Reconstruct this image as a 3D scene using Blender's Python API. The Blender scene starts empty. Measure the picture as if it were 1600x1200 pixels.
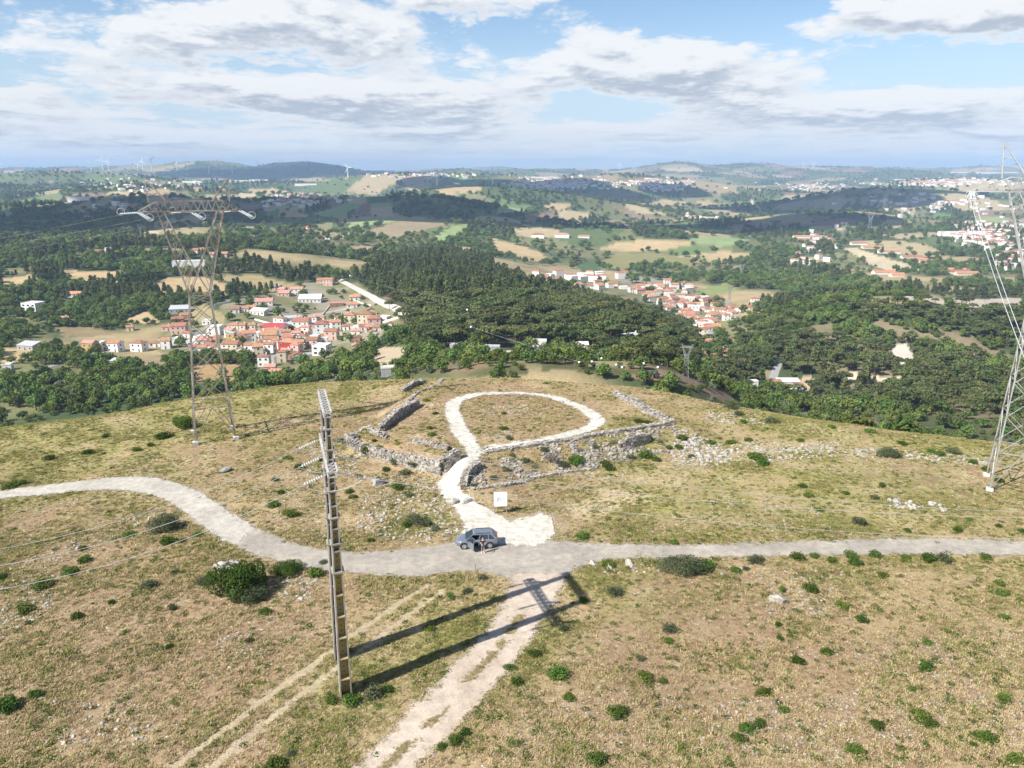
import bpy, bmesh, math, random
import numpy as np
from mathutils import Vector, Matrix

# ------------------------------------------------------------------ camera, sky, sun, exposure
SC = bpy.context.scene
COL = SC.collection
CAMZ, PITCH, F = 38.0, math.radians(15.4), 1218.0
SP, CP = math.sin(PITCH), math.cos(PITCH)
cam_d = bpy.data.cameras.new('camera')
cam = bpy.data.objects.new('camera', cam_d); COL.objects.link(cam)
cam.location = (0, 0, CAMZ)
cam.rotation_euler = (math.pi/2-PITCH, 0, 0)
cam_d.sensor_width = 36.0
cam_d.lens = 36.0*F/1600.0
cam_d.clip_start = 0.5; cam_d.clip_end = 60000
SC.camera = cam
SC.view_settings.view_transform = 'Standard'
SC.view_settings.look = 'None'
SC.view_settings.gamma = 1.0
SC.view_settings.exposure = 0.86
SC.view_settings.use_curve_mapping = False
SUN_EL = math.radians(43.5)
SUN_AZ = math.atan2(-0.825, -0.565)          # measured from +Y towards +X
sun_d = bpy.data.lights.new('sun', 'SUN'); sun = bpy.data.objects.new('sun', sun_d); COL.objects.link(sun)
sun_d.energy = 4.9; sun_d.angle = math.radians(0.53); sun_d.color = (1.0, 0.955, 0.88)
SUNV = Vector((math.sin(SUN_AZ)*math.cos(SUN_EL), math.cos(SUN_AZ)*math.cos(SUN_EL), math.sin(SUN_EL)))
sun.rotation_euler = SUNV.to_track_quat('Z', 'Y').to_euler()
sun.location = SUNV*500
SC.cycles.max_bounces = 5; SC.cycles.diffuse_bounces = 2; SC.cycles.glossy_bounces = 2
SC.cycles.transmission_bounces = 3; SC.cycles.transparent_max_bounces = 6; SC.cycles.volume_bounces = 0
SC.cycles.use_adaptive_sampling = True; SC.cycles.adaptive_threshold = 0.02
SC.cycles.use_denoising = True

class NT:
    """small helper round a node tree"""
    def __init__(s, tree): s.t = tree; s.n = tree.nodes; s.l = tree.links
    def new(s, typ, **kw):
        n = s.n.new(typ)
        for k, v in kw.items(): setattr(n, k, v)
        return n
    def put(s, sock, v):
        if hasattr(v, 'is_linked') or hasattr(v, 'links'): s.l.new(v, sock)
        else: sock.default_value = v
    def math(s, op, a, b=None, c=None, clamp=False):
        n = s.n.new('ShaderNodeMath'); n.operation = op; n.use_clamp = clamp
        for i, v in enumerate((a, b, c)):
            if v is not None: s.put(n.inputs[i], v)
        return n.outputs[0]
    def vmath(s, op, a, b=None):
        n = s.n.new('ShaderNodeVectorMath'); n.operation = op
        s.put(n.inputs[0], a)
        if b is not None: s.put(n.inputs[1], b)
        return n.outputs['Value' if op in ('LENGTH', 'DOT_PRODUCT') else 'Vector']
    def maprange(s, v, a, b, c, d, smooth=False):
        n = s.n.new('ShaderNodeMapRange')
        if smooth: n.interpolation_type = 'SMOOTHSTEP'
        s.put(n.inputs[0], v)
        for i, x in enumerate((a, b, c, d)): n.inputs[i+1].default_value = x
        return n.outputs[0]
    def noise(s, vec, scale, detail=4, rough=0.55, dist=0.0, dim='3D'):
        n = s.n.new('ShaderNodeTexNoise'); n.noise_dimensions = dim
        if vec is not None: s.l.new(vec, n.inputs['Vector'])
        n.inputs['Scale'].default_value = scale; n.inputs['Detail'].default_value = detail
        n.inputs['Roughness'].default_value = rough; n.inputs['Distortion'].default_value = dist
        return n.outputs['Fac']
    def mix(s, fac, a, b, blend='MIX'):
        n = s.n.new('ShaderNodeMix'); n.data_type = 'RGBA'; n.blend_type = blend; n.clamp_factor = True
        s.put(n.inputs['Factor'], fac); s.put(n.inputs['A'] if False else n.inputs[6], a); s.put(n.inputs[7], b)
        return n.outputs[2]
    def ramp(s, fac, stops):
        n = s.n.new('ShaderNodeValToRGB'); s.l.new(fac, n.inputs[0])
        e = n.color_ramp.elements
        while len(e) < len(stops): e.new(0.5)
        for x, (p, c) in zip(e, stops): x.position = p; x.color = tuple(c)+(1,) if len(c) == 3 else c
        return n.outputs[0]

CLOUD = 0.54
def build_world():
    w = bpy.data.worlds.new('World'); SC.world = w; w.use_nodes = True
    k = NT(w.node_tree); k.n.clear()
    out = k.new('ShaderNodeOutputWorld')
    sky = k.new('ShaderNodeTexSky', sky_type='NISHITA', sun_disc=False)
    sky.sun_elevation = SUN_EL; sky.sun_rotation = SUN_AZ % (2*math.pi)
    sky.altitude = 150; sky.air_density = 1.0; sky.dust_density = 0.25; sky.ozone_density = 3.2
    bg = k.new('ShaderNodeBackground'); k.l.new(sky.outputs[0], bg.inputs[0]); bg.inputs[1].default_value = 0.078
    tc = k.new('ShaderNodeTexCoord')
    sep = k.new('ShaderNodeSeparateXYZ'); k.l.new(k.vmath('NORMALIZE', tc.outputs['Generated']), sep.inputs[0])
    X, Y, Z = sep.outputs
    az = k.math('ARCTAN2', X, Y)
    el = k.math('MAXIMUM', k.math('ARCSINE', Z), 0.0)
    # vertical coordinate: the cloud deck is seen ever more edge-on towards the horizon
    ev = k.math('MULTIPLY', k.math('LOGARITHM', k.math('ADD', el, 0.030), 2.718), 1.45)
    def vec(du, dv):
        c = k.new('ShaderNodeCombineXYZ')
        k.l.new(k.math('ADD', k.math('MULTIPLY', az, 3.0), du), c.inputs[0]); k.l.new(k.math('ADD', ev, dv), c.inputs[1])
        return c.outputs[0]
    blobs = [(-.285,.150,.21,.042,1.0),(-.31,.088,.17,.024,.8),(.17,.112,.20,.036,1.0),(-.13,.085,.18,.030,.9),(.50,.158,.22,.022,1.0),(.40,.070,.22,.024,.9),
             (-.085,.192,.06,.016,.7),(-.60,.055,.14,.024,.7),(.22,.178,.17,.030,-.9),(.48,.110,.13,.016,-.8),(.02,.145,.07,.018,-.5),(-.58,.13,.11,.05,-.25),(.0,.040,1.6,.022,.42)]
    ae = k.new('ShaderNodeCombineXYZ'); k.l.new(az, ae.inputs[0]); k.l.new(el, ae.inputs[1])
    def bias(dv):
        tot = None
        for a, e, ra, re, amp in blobs:
            d = k.vmath('MULTIPLY', k.vmath('SUBTRACT', ae.outputs[0], (a, e-dv, 0)), (1/ra, 1/re, 0))
            g = k.maprange(k.vmath('LENGTH', d), 0.15, 1.3, amp, 0.0, True)
            tot = g if tot is None else k.math('ADD', tot, g)
        return tot
    def dens(du, dv, b):
        v = vec(du, dv)
        n1 = k.noise(v, 1.55, 5, 0.55, 0.15)
        n2 = k.noise(v, 4.2, 4, 0.62, 0.1)
        puff = k.math('ABSOLUTE', k.math('SUBTRACT', k.math('MULTIPLY', n2, 2.0), 1.0))
        d = k.math('ADD', k.math('MULTIPLY', n1, 1.35), k.math('MULTIPLY', puff, 0.55))
        return k.math('ADD', d, k.math('MULTIPLY', b, 0.34))
    d0 = dens(0.0, 0.0, bias(0.0))
    d1 = dens(-0.03, 0.13, bias(0.014))        # the same field a little higher and towards the sun
    # seen from below, scattered cumulus leaves more blue overhead than along the horizon
    dc = k.math('ADD', k.math('SUBTRACT', d0, k.maprange(el, 0.20, 0.80, 0.0, 0.14)), k.maprange(el, 0.02, 0.085, 0.13, 0.0, True))
    cover = k.maprange(dc, 0.70, 0.88, 0.0, 1.0, True)
    thick = k.maprange(d0, 0.76, 1.0, 0.0, 1.0, True)
    lit = k.maprange(k.math('SUBTRACT', d0, d1), -0.16, 0.16, 0.0, 1.0, True)
    shade = k.math('MULTIPLY', thick, k.math('SUBTRACT', 1.0, lit))
    ccol = k.mix(shade, (0.97, 0.98, 0.99, 1), (0.50, 0.56, 0.65, 1))
    # cloud banks grow bluer through the air towards the horizon
    ccol = k.mix(k.maprange(el, 0.0, 0.09, 0.40, 0.0, True), ccol, (0.68, 0.79, 0.93, 1))
    bgc = k.new('ShaderNodeBackground'); k.l.new(ccol, bgc.inputs[0]); bgc.inputs[1].default_value = CLOUD
    bgv = k.new('ShaderNodeBackground'); bgv.inputs[0].default_value = (0.66, 0.80, 0.96, 1); bgv.inputs[1].default_value = CLOUD
    veil = k.maprange(el, 0.0, 0.19, 0.90, 0.0, True)
    m0 = k.new('ShaderNodeMixShader'); k.l.new(veil, m0.inputs[0]); k.l.new(bg.outputs[0], m0.inputs[1]); k.l.new(bgv.outputs[0], m0.inputs[2])
    m = k.new('ShaderNodeMixShader'); k.l.new(k.math('MULTIPLY', cover, 0.97), m.inputs[0]); k.l.new(m0.outputs[0], m.inputs[1]); k.l.new(bgc.outputs[0], m.inputs[2])
    k.l.new(m.outputs[0], out.inputs[0])
    w.cycles.sampling_method = 'MANUAL'; w.cycles.sample_map_resolution = 256
build_world()

# ------------------------------------------------------------------ pixel <-> world geometry of the photograph
RNG = np.random.default_rng(7)
random.seed(7)
def ray(px, py):
    a = (np.asarray(px, float)-800)/F; b = (600-np.asarray(py, float))/F
    den = CP+b*SP
    return a/den, (-SP+b*CP)/den                # X/Y and (Z-CAMZ)/Y
def project(X, Y, Z):
    X, Y, Z = (np.asarray(v, float) for v in (X, Y, Z))
    d = Y*CP-(Z-CAMZ)*SP
    d = np.where(np.abs(d) < 1e-3, 1e-3, d)
    return 800+F*X/d, 600-F*(Y*SP+(Z-CAMZ)*CP)/d, d
def atY(px, py, Y):
    u, te = ray(px, py); return Vector((float(u)*Y, Y, CAMZ+float(te)*Y))

def _hash(ix, iy, seed):
    h = (ix.astype(np.int64)*374761393 + iy.astype(np.int64)*668265263 + seed*974634777) & 0xFFFFFFFF
    h = ((h ^ (h >> 13))*1274126177) & 0xFFFFFFFF
    return ((h ^ (h >> 16)) & 0xFFFFFF)/float(0xFFFFFF)
def vnoise(x, y, seed=0):
    ix = np.floor(x); iy = np.floor(y); fx = x-ix; fy = y-iy
    fx = fx*fx*(3-2*fx); fy = fy*fy*(3-2*fy)
    a = _hash(ix, iy, seed); b = _hash(ix+1, iy, seed); c = _hash(ix, iy+1, seed); d = _hash(ix+1, iy+1, seed)
    return (a*(1-fx)+b*fx)*(1-fy)+(c*(1-fx)+d*fx)*fy
def fbm(x, y, oct=4, seed=0, rough=0.5):
    t = 0; amp = 1; tot = 0
    for i in range(oct):
        t = t+amp*vnoise(x*2**i+17.3*i, y*2**i-9.1*i, seed+i); tot += amp; amp *= rough
    return t/tot
def sstep(a, b, x):
    t = np.clip((x-a)/(b-a), 0, 1); return t*t*(3-2*t)
def inpoly(X, Y, P):
    X = np.asarray(X, float); Y = np.asarray(Y, float); r = np.zeros(X.shape, bool)
    P = np.asarray(P)
    bb = (X >= P[:,0].min()) & (X <= P[:,0].max()) & (Y >= P[:,1].min()) & (Y <= P[:,1].max())
    if not bb.any(): return r
    x = X[bb]; y = Y[bb]; q = np.zeros(x.shape, bool); n = len(P)
    for i in range(n):
        x0, y0 = P[i]; x1, y1 = P[(i+1) % n]
        c = (y0 > y) != (y1 > y)
        q ^= c & (x < (x1-x0)*(y-y0)/(y1-y0+1e-12)+x0)
    r[bb] = q; return r
def polydist(X, Y, P, closed=False):
    best = np.full(np.shape(X), 1e9)
    n = len(P)
    for i in range(n if closed else n-1):
        ax, ay = P[i][:2]; bx, by = P[(i+1) % n][:2]
        dx, dy = bx-ax, by-ay
        t = np.clip(((X-ax)*dx+(Y-ay)*dy)/(dx*dx+dy*dy+1e-9), 0, 1)
        best = np.minimum(best, np.hypot(X-ax-t*dx, Y-ay-t*dy))
    return best

# ------------------------------------------------------------------ the lie of the land
EDGE = np.array([(-400,-40),(-300,20),(-200,62),(-130,92),(-78.7,114),(-64,123),(-46,135),(-31,142),(0,143.5),(23.5,138),(37.7,126),(50.5,117),(70,106),(100,92),(160,60),(260,0),(400,-90)], float)
CTRL = [(-300,650,330),(-300,560,480),(-300,470,680),(-300,380,1100),(-300,310,2600),(-300,275,9000),
 (0,650,330),(0,600,400),(0,560,470),(0,520,560),(0,470,690),(0,420,850),(0,380,1150),(0,340,1700),(0,310,2700),(0,290,4500),(0,272,9000),
 (200,625,340),(200,580,430),(200,540,545),(200,500,630),(200,470,700),(200,430,820),(200,400,950),(200,350,1500),(200,310,2800),(200,288,5000),(200,271,9000),
 (400,590,400),(400,560,480),(400,530,560),(400,490,640),(400,460,740),(400,430,860),(400,390,1100),(400,340,1900),(400,310,3000),(400,285,5500),(400,272,7500),
 (560,588,330),(560,560,420),(560,525,545),(560,490,650),(570,450,780),(585,425,900),(600,412,1050),(600,370,1400),(560,340,2000),(560,310,3200),(560,285,5200),
 (650,590,250),(650,560,350),(650,520,460),(650,470,600),(660,440,720),(660,424,830),(740,428,800),(690,402,1080),(700,350,1800),(700,310,3000),(700,285,4800),(720,272,8500),
 (800,590,230),(800,570,300),(800,545,385),(800,500,490),(800,462,640),(800,445,720),(800,425,980),(800,390,1400),(800,350,2100),(800,310,3500),(800,285,5500),(800,271,9000),
 (900,590,230),(900,570,300),(900,540,400),(900,500,510),(900,478,620),(900,447,1020),(900,420,1300),(900,370,1900),(900,330,2800),(900,300,4200),(900,281,6500),(900,270,9500),
 (1000,592,230),(1000,570,300),(1000,540,410),(1000,503,530),(1000,478,900),(1000,430,1200),(1000,390,1700),(1000,340,2600),(1000,310,3600),(1000,284,6000),(1050,266,8500),
 (1060,600,230),(1060,560,420),(1060,535,520),(1060,475,1000),(1090,510,830),(1100,560,560),(1100,600,320),(1100,450,1150),(1100,400,1600),
 (1200,625,380),(1200,560,530),(1200,500,760),(1200,450,1100),(1200,400,1600),(1200,355,2300),(1200,320,3500),(1200,290,5500),(1200,270,8500),
 (1400,650,330),(1400,600,430),(1400,560,520),(1400,510,660),(1400,474,800),(1400,455,1000),(1400,400,1500),(1400,350,2400),(1400,310,3800),(1400,285,6000),(1400,267,9000),
 (1600,690,280),(1600,600,440),(1600,540,580),(1600,490,760),(1600,460,950),(1600,400,1500),(1600,350,2400),(1600,310,3800),(1600,268,9000),
 (1900,650,330),(1900,560,520),(1900,470,850),(1900,400,1500),(1900,330,3000),(1900,268,9000)]
_c = np.array(CTRL, float)
_u, _te = ray(_c[:,0], _c[:,1]); _v = np.log(_c[:,2])
_hu = []; 
for u0 in (-1.2,-.8,-.5,-.25,0,.25,.5,.8,1.2):
    for yy in (120., 180.): _hu.append((u0, (-62-CAMZ)/yy if abs(u0) > .3 else (-42-CAMZ)/yy, math.log(yy)))
    _hu.append((u0, -0.0035, math.log(16000.)))
_hu = np.array(_hu)
PU = np.concatenate([_u, _hu[:,0]])*2.0; PV = np.concatenate([_v, _hu[:,2]]); PT = np.concatenate([_te, _hu[:,1]])
def _k(r2): return np.sqrt(r2+0.02)
_A = _k((PU[:,None]-PU)**2+(PV[:,None]-PV)**2) - 1e-3*np.eye(len(PU))
_B = np.concatenate([np.ones((len(PU),1)), PU[:,None], PV[:,None]], 1)
_M = np.block([[_A, _B],[_B.T, np.zeros((3,3))]])
_W = np.linalg.solve(_M, np.concatenate([PT, np.zeros(3)]))
_TU = np.linspace(-1.2, 1.2, 220); _TV = np.linspace(math.log(149), math.log(17000), 220)
_TG = np.empty((220, 220))
for _i in range(220):
    _TG[_i] = _W[-3]+_W[-2]*_TU[_i]*2+_W[-1]*_TV+(_W[:-3,None]*_k((_TU[_i]*2-PU[:,None])**2+(_TV[None]-PV[:,None])**2)).sum(0)
def te_far(u, v):
    a = np.clip((u-_TU[0])/(_TU[1]-_TU[0]), 0, 218.999); b = np.clip((v-_TV[0])/(_TV[1]-_TV[0]), 0, 218.999)
    i = a.astype(int); j = b.astype(int); fa = a-i; fb = b-j
    return (_TG[i,j]*(1-fb)+_TG[i,j+1]*fb)*(1-fa)+(_TG[i+1,j]*(1-fb)+_TG[i+1,j+1]*fb)*fa
def h_far(X, Y):
    Yc = np.maximum(Y, 150.0); u = np.clip(X/Yc, -1.15, 1.15)
    z = CAMZ+te_far(u, np.log(Yc))*Yc
    amp = np.clip((Yc-250)/600, 0, 1)
    s = 60+Yc*0.05
    z = z+amp*(fbm(X/170, Y/170, 4, 3)-.5)*14+amp*(fbm(X/(900.), Y/(900.), 4, 31)-.5)*np.clip((Yc-900)/2200, 0, 1)*105
    # the wooded hill across the ravine and the lower rises of the valley
    for hx, hy, hw, hd, hh in ((330,640,150,105,26),(170,420,45,50,-12),(-300,950,140,90,16),(330,1750,260,160,34),(-250,2100,320,200,40),(900,2300,380,200,48),(60,2900,420,220,62),(1500,3300,520,260,70),(-1300,3000,500,250,60),(-900,1900,300,170,34),(600,4300,600,260,70),(-600,4200,600,260,70),(2300,4300,600,300,80),(-2300,4200,700,300,80)):
        z = z+hh*np.exp(-((X-hx)/hw)**2-((Y-hy)/hd)**2)
    # far ridges that stand against the sky
    def ridge(px, py, Yk, wx, wy):
        u, te = ray(px, py); k = np.exp(-((X-u*Yk)/wx)**2-((Y-Yk)/wy)**2); return k
    z = z+150*ridge(480,256,8000,560,700)+90*ridge(330,262,8500,420,600)+70*ridge(1055,262,8500,380,500)+95*ridge(740,258,14800,800,700)+62*ridge(660,262,14800,900,700)+60*ridge(800,262,14800,600,600)
    z = z+60*ridge(1340,264,9500,1500,500)+70*ridge(1200,266,9000,1000,500)+50*ridge(560,266,7000,700,500)+50*ridge(130,268,8000,1300,600)+80*ridge(20,266,10500,500,500)+60*ridge(880,270,9000,800,500)+60*ridge(730,272,6500,300,400)
    return z
# platform of the hill fort, as polygons at its own height
TER_PX = [(548,684),(577,664),(615,636),(655,612),(700,592),(800,588),(900,596),(962,614),(1005,637),(1052,659),(1000,667),(940,676),(850,690),(790,698),(760,703),(748,710),(738,722),(722,726),(712,714),(690,718),(660,709),(624,702),(585,693)]
TERH = 2.2
def _flat(px, py, z):
    u, te = ray(px, py); Y = (z-CAMZ)/te; return float(u*Y), float(Y)
TERP = np.array([_flat(a, b, TERH) for a, b in TER_PX])
def h_near(X, Y):
    ye = np.interp(X, EDGE[:,0], EDGE[:,1])
    sl = np.interp(X, (EDGE[1:,0]+EDGE[:-1,0])/2, np.diff(EDGE[:,1])/np.diff(EDGE[:,0]))
    s = (Y-ye)/np.sqrt(1+sl*sl)+5.0
    s = s+(fbm(X/25, Y/25, 3, 5)-.5)*5
    sp = np.maximum(s, 0)
    drop = np.where(sp < 13, 0.023*sp*sp, 0.023*169+0.6*(sp-13))
    z = -drop
    z = z+(fbm(X/28, Y/28, 3, 11)-.5)*0.9+(fbm(X/6, Y/6, 3, 12)-.5)*0.30
    d = polydist(X, Y, TERP, True); d = np.where(inpoly(X, Y, TERP), d, -d)
    wide = 6.5*sstep(-9, -4, X)+1.3
    wide = np.where(Y > 118, np.maximum(wide, 5.0), wide)
    ent = np.exp(-((X+4.2)**2+(Y-97.5)**2)/16.0)
    wide = wide+ent*5
    t = np.clip((d+wide)/(wide+0.5+ent*5), 0, 1)
    z = z+TERH*t*t*(3-2*t)*(1-0.5*sstep(20, 45, Y-100))
    return z
def h_raw(X, Y):
    a = h_near(X, Y); b = h_far(X, Y)
    k = 4.0
    hh = np.clip(0.5+0.5*(a-b)/k, 0, 1)
    return b*(1-hh)+a*hh+k*hh*(1-hh)
YS = np.concatenate([np.arange(-70, 230, 0.7), np.geomspace(230.2, 16500, 330)])
NC = 700
SS = np.linspace(-1, 1, NC)
def halfw(Y): return 95+0.85*np.maximum(Y, 0)
GX = SS[None,:]*halfw(YS)[:,None]; GY = np.repeat(YS[:,None], NC, 1)
GZ = np.concatenate([h_raw(GX[i:i+24], GY[i:i+24]) for i in range(0, len(YS), 24)])
def H(X, Y):
    X = np.asarray(X, float); Y = np.asarray(Y, float)
    r = np.clip(np.interp(Y, YS, np.arange(len(YS))), 0, len(YS)-1.001)
    c = np.clip((X/halfw(Y)+1)*0.5*(NC-1), 0, NC-1.001)
    i = r.astype(int); j = c.astype(int); fr = r-i; fc = c-j
    return (GZ[i,j]*(1-fc)+GZ[i,j+1]*fc)*(1-fr)+(GZ[i+1,j]*(1-fc)+GZ[i+1,j+1]*fc)*fr
_SY = np.concatenate([np.arange(25, 240, 1.0), np.geomspace(240, 16400, 420)])
def ground(px, py):
    """where the line of sight through a point of the photograph meets the land"""
    px = np.atleast_1d(np.asarray(px, float)); py = np.atleast_1d(np.asarray(py, float))
    if len(px) > 300: return np.concatenate([ground(px[i:i+300], py[i:i+300]) for i in range(0, len(px), 300)])
    u, te = ray(px, py)
    D = CAMZ+te[:,None]*_SY[None]-H(u[:,None]*_SY[None], np.repeat(_SY[None], len(px), 0))
    hit = D < 0
    k = np.where(hit.any(1), hit.argmax(1), len(_SY)-1); k = np.maximum(k, 1)
    lo = _SY[k-1].copy(); hi = _SY[k].copy()
    for _ in range(14):
        m = (lo+hi)/2; below = (CAMZ+te*m-H(u*m, m)) < 0
        hi = np.where(below, m, hi); lo = np.where(below, lo, m)
    Y = (lo+hi)/2; X = u*Y
    return np.stack([X, Y, H(X, Y)], 1)
def g1(px, py): return Vector(ground(px, py)[0])
def visible(X, Y, Z):
    """true where nothing of the land hides the point from the camera"""
    X, Y, Z = (np.asarray(v, float) for v in (X, Y, Z)); ok = np.ones(X.shape, bool)
    for t in np.concatenate([np.linspace(0.1, 0.9, 22), np.linspace(0.91, 0.985, 10)]):
        ok &= (CAMZ+(Z-CAMZ)*t) > H(X*t, Y*t)-0.2
    return ok
# ------------------------------------------------------------------ object helpers
def tag(o, label=None, cat=None, group=None, kind=None):
    if label: o['label'] = label
    if cat: o['category'] = cat
    if group: o['group'] = group
    if kind: o['kind'] = kind
    return o
def empty(name, loc, rz=0.0):
    o = bpy.data.objects.new(name, None); COL.objects.link(o)
    o.location = loc; o.rotation_euler = (0, 0, rz); o.empty_display_size = 0.3
    return o
def link(name, me, parent=None, loc=None, rz=None):
    o = bpy.data.objects.new(name, me); COL.objects.link(o)
    if parent is not None: o.parent = parent
    if loc is not None: o.location = loc
    if rz is not None: o.rotation_euler = (0, 0, rz)
    return o
class MB:
    """collects simple shapes into one mesh"""
    def __init__(s): s.v = []; s.f = []; s.mi = []
    def add(s, vs, fs, m=0):
        k = len(s.v); s.v.extend([tuple(v) for v in vs]); s.f.extend([tuple(i+k for i in f) for f in fs]); s.mi.extend([m]*len(fs)); return s
    def box(s, x0, x1, y0, y1, z0, z1, m=0):
        return s.add([(x0,y0,z0),(x1,y0,z0),(x1,y1,z0),(x0,y1,z0),(x0,y0,z1),(x1,y0,z1),(x1,y1,z1),(x0,y1,z1)],
                     [(3,2,1,0),(4,5,6,7),(0,1,5,4),(1,2,6,5),(2,3,7,6),(3,0,4,7)], m)
    def bar(s, a, b, w, w2=None, n=4, m=0, cap=True):
        a = Vector(a); b = Vector(b); d = b-a
        if d.length < 1e-6: return s
        d.normalize()
        up = Vector((0,0,1)) if abs(d.z) < .9 else Vector((0,1,0))
        x = d.cross(up).normalized(); y = x.cross(d)
        w2 = w if w2 is None else w2
        vs = []
        for p, r in ((a, w/2), (b, w2/2)):
            for i in range(n):
                t = 2*math.pi*(i+.5)/n; vs.append(p+(x*math.cos(t)+y*math.sin(t))*r*(1.2 if n == 4 else 1))
        fs = [(i, (i+1) % n, n+(i+1) % n, n+i) for i in range(n)]
        if cap: fs += [tuple(range(n-1, -1, -1)), tuple(range(n, 2*n))]
        return s.add(vs, fs, m)
    def tube(s, pts, r, n=6, m=0):
        pts = [Vector(p) for p in pts]; vs = []; fs = []
        for i, p in enumerate(pts):
            d = (pts[min(i+1, len(pts)-1)]-pts[max(i-1, 0)]).normalized()
            up = Vector((0,0,1)) if abs(d.z) < .95 else Vector((1,0,0))
            x = d.cross(up).normalized(); y = x.cross(d)
            rr = r[i] if hasattr(r, '__len__') else r
            for k in range(n):
                t = 2*math.pi*k/n; vs.append(p+(x*math.cos(t)+y*math.sin(t))*rr)
        for i in range(len(pts)-1):
            for k in range(n): fs.append((i*n+k, i*n+(k+1) % n, (i+1)*n+(k+1) % n, (i+1)*n+k))
        fs.append(tuple(range(n-1, -1, -1))); fs.append(tuple(range((len(pts)-1)*n, len(pts)*n)))
        return s.add(vs, fs, m)
    def mesh(s, name, *mats, smooth=False):
        me = bpy.data.meshes.new(name); me.from_pydata(s.v, [], s.f)
        for m in mats: me.materials.append(m)
        if len(mats) > 1: me.polygons.foreach_set('material_index', s.mi)
        if smooth: me.polygons.foreach_set('use_smooth', [True]*len(s.f))
        me.update(); return me
    def build(s, name, mat, parent=None, smooth=False, **kw):
        mats = mat if isinstance(mat, (list, tuple)) else (mat,)
        return link(name, s.mesh(name, *mats, smooth=smooth), parent, **kw)
def np_mesh(name, V, Q, mats, smooth=True, attrs=None):
    """mesh from numpy arrays; Q is (n,3) or (n,4)"""
    me = bpy.data.meshes.new(name); V = np.asarray(V, np.float32); Q = np.asarray(Q, np.int32); k = Q.shape[1]
    me.vertices.add(len(V)); me.vertices.foreach_set('co', V.ravel())
    me.loops.add(Q.size); me.loops.foreach_set('vertex_index', Q.ravel())
    me.polygons.add(len(Q)); me.polygons.foreach_set('loop_start', np.arange(0, Q.size, k, dtype=np.int32))
    me.polygons.foreach_set('loop_total', np.full(len(Q), k, np.int32))
    me.update(calc_edges=True)
    if smooth: me.polygons.foreach_set('use_smooth', np.ones(len(Q), bool))
    for m in mats: me.materials.append(m)
    for nm, a in (attrs or {}).items():
        at = me.attributes.new(nm, 'FLOAT_COLOR', 'POINT')
        at.data.foreach_set('color', np.concatenate([a, np.ones((len(a),1))], 1).astype(np.float32).ravel())
    me.validate(); return me

# ------------------------------------------------------------------ materials
MATS = {}
def mat(name, col, rough=0.8, var=0.0, scale=1.0, metal=0.0, bump=0.0, bscale=None, spec=0.5, obj_rand=0.0, col2=None, detail=4, coat=0.0, rand_col=None):
    """procedural surface: base colour broken up by noise, optional relief and per-object variation"""
    if name in MATS: return MATS[name]
    m = bpy.data.materials.new(name); m.use_nodes = True; MATS[name] = m
    k = NT(m.node_tree); b = k.n['Principled BSDF']
    b.inputs['Roughness'].default_value = rough; b.inputs['Metallic'].default_value = metal
    b.inputs['Specular IOR Level'].default_value = spec; b.inputs['Coat Weight'].default_value = coat
    tc = k.new('ShaderNodeTexCoord'); vec = tc.outputs['Object']
    c = tuple(col)+(1,)
    last = c
    if var > 0:
        f = k.noise(vec, scale, detail, 0.6)
        c2 = tuple(col2)+(1,) if col2 else tuple(max(0, x*(1-var)) for x in col)+(1,)
        last = k.mix(k.maprange(f, 0.35, 0.65, 0, 1, True), c, c2)
    if obj_rand > 0 or rand_col:
        oi = k.new('ShaderNodeObjectInfo')
        if rand_col: last = k.mix(oi.outputs['Random'], last, tuple(rand_col)+(1,)) 
        if obj_rand > 0:
            h = k.new('ShaderNodeHueSaturation'); k.put(h.inputs['Color'], last)
            wn = k.new('ShaderNodeTexWhiteNoise', noise_dimensions='1D'); k.l.new(oi.outputs['Random'], wn.inputs['W'])
            k.l.new(k.maprange(wn.outputs['Value'], 0, 1, 1-obj_rand, 1+obj_rand), h.inputs['Value'])
            k.l.new(k.maprange(oi.outputs['Random'], 0, 1, 0.5-obj_rand*.05, 0.5+obj_rand*.05), h.inputs['Hue'])
            last = h.outputs[0]
    k.put(b.inputs['Base Color'], last)
    if bump > 0:
        bn = k.new('ShaderNodeBump'); bn.inputs['Strength'].default_value = bump; bn.inputs['Distance'].default_value = 0.05
        k.l.new(k.noise(vec, bscale or scale*4, 5, 0.6), bn.inputs['Height']); k.l.new(bn.outputs[0], b.inputs['Normal'])
    return m
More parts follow.
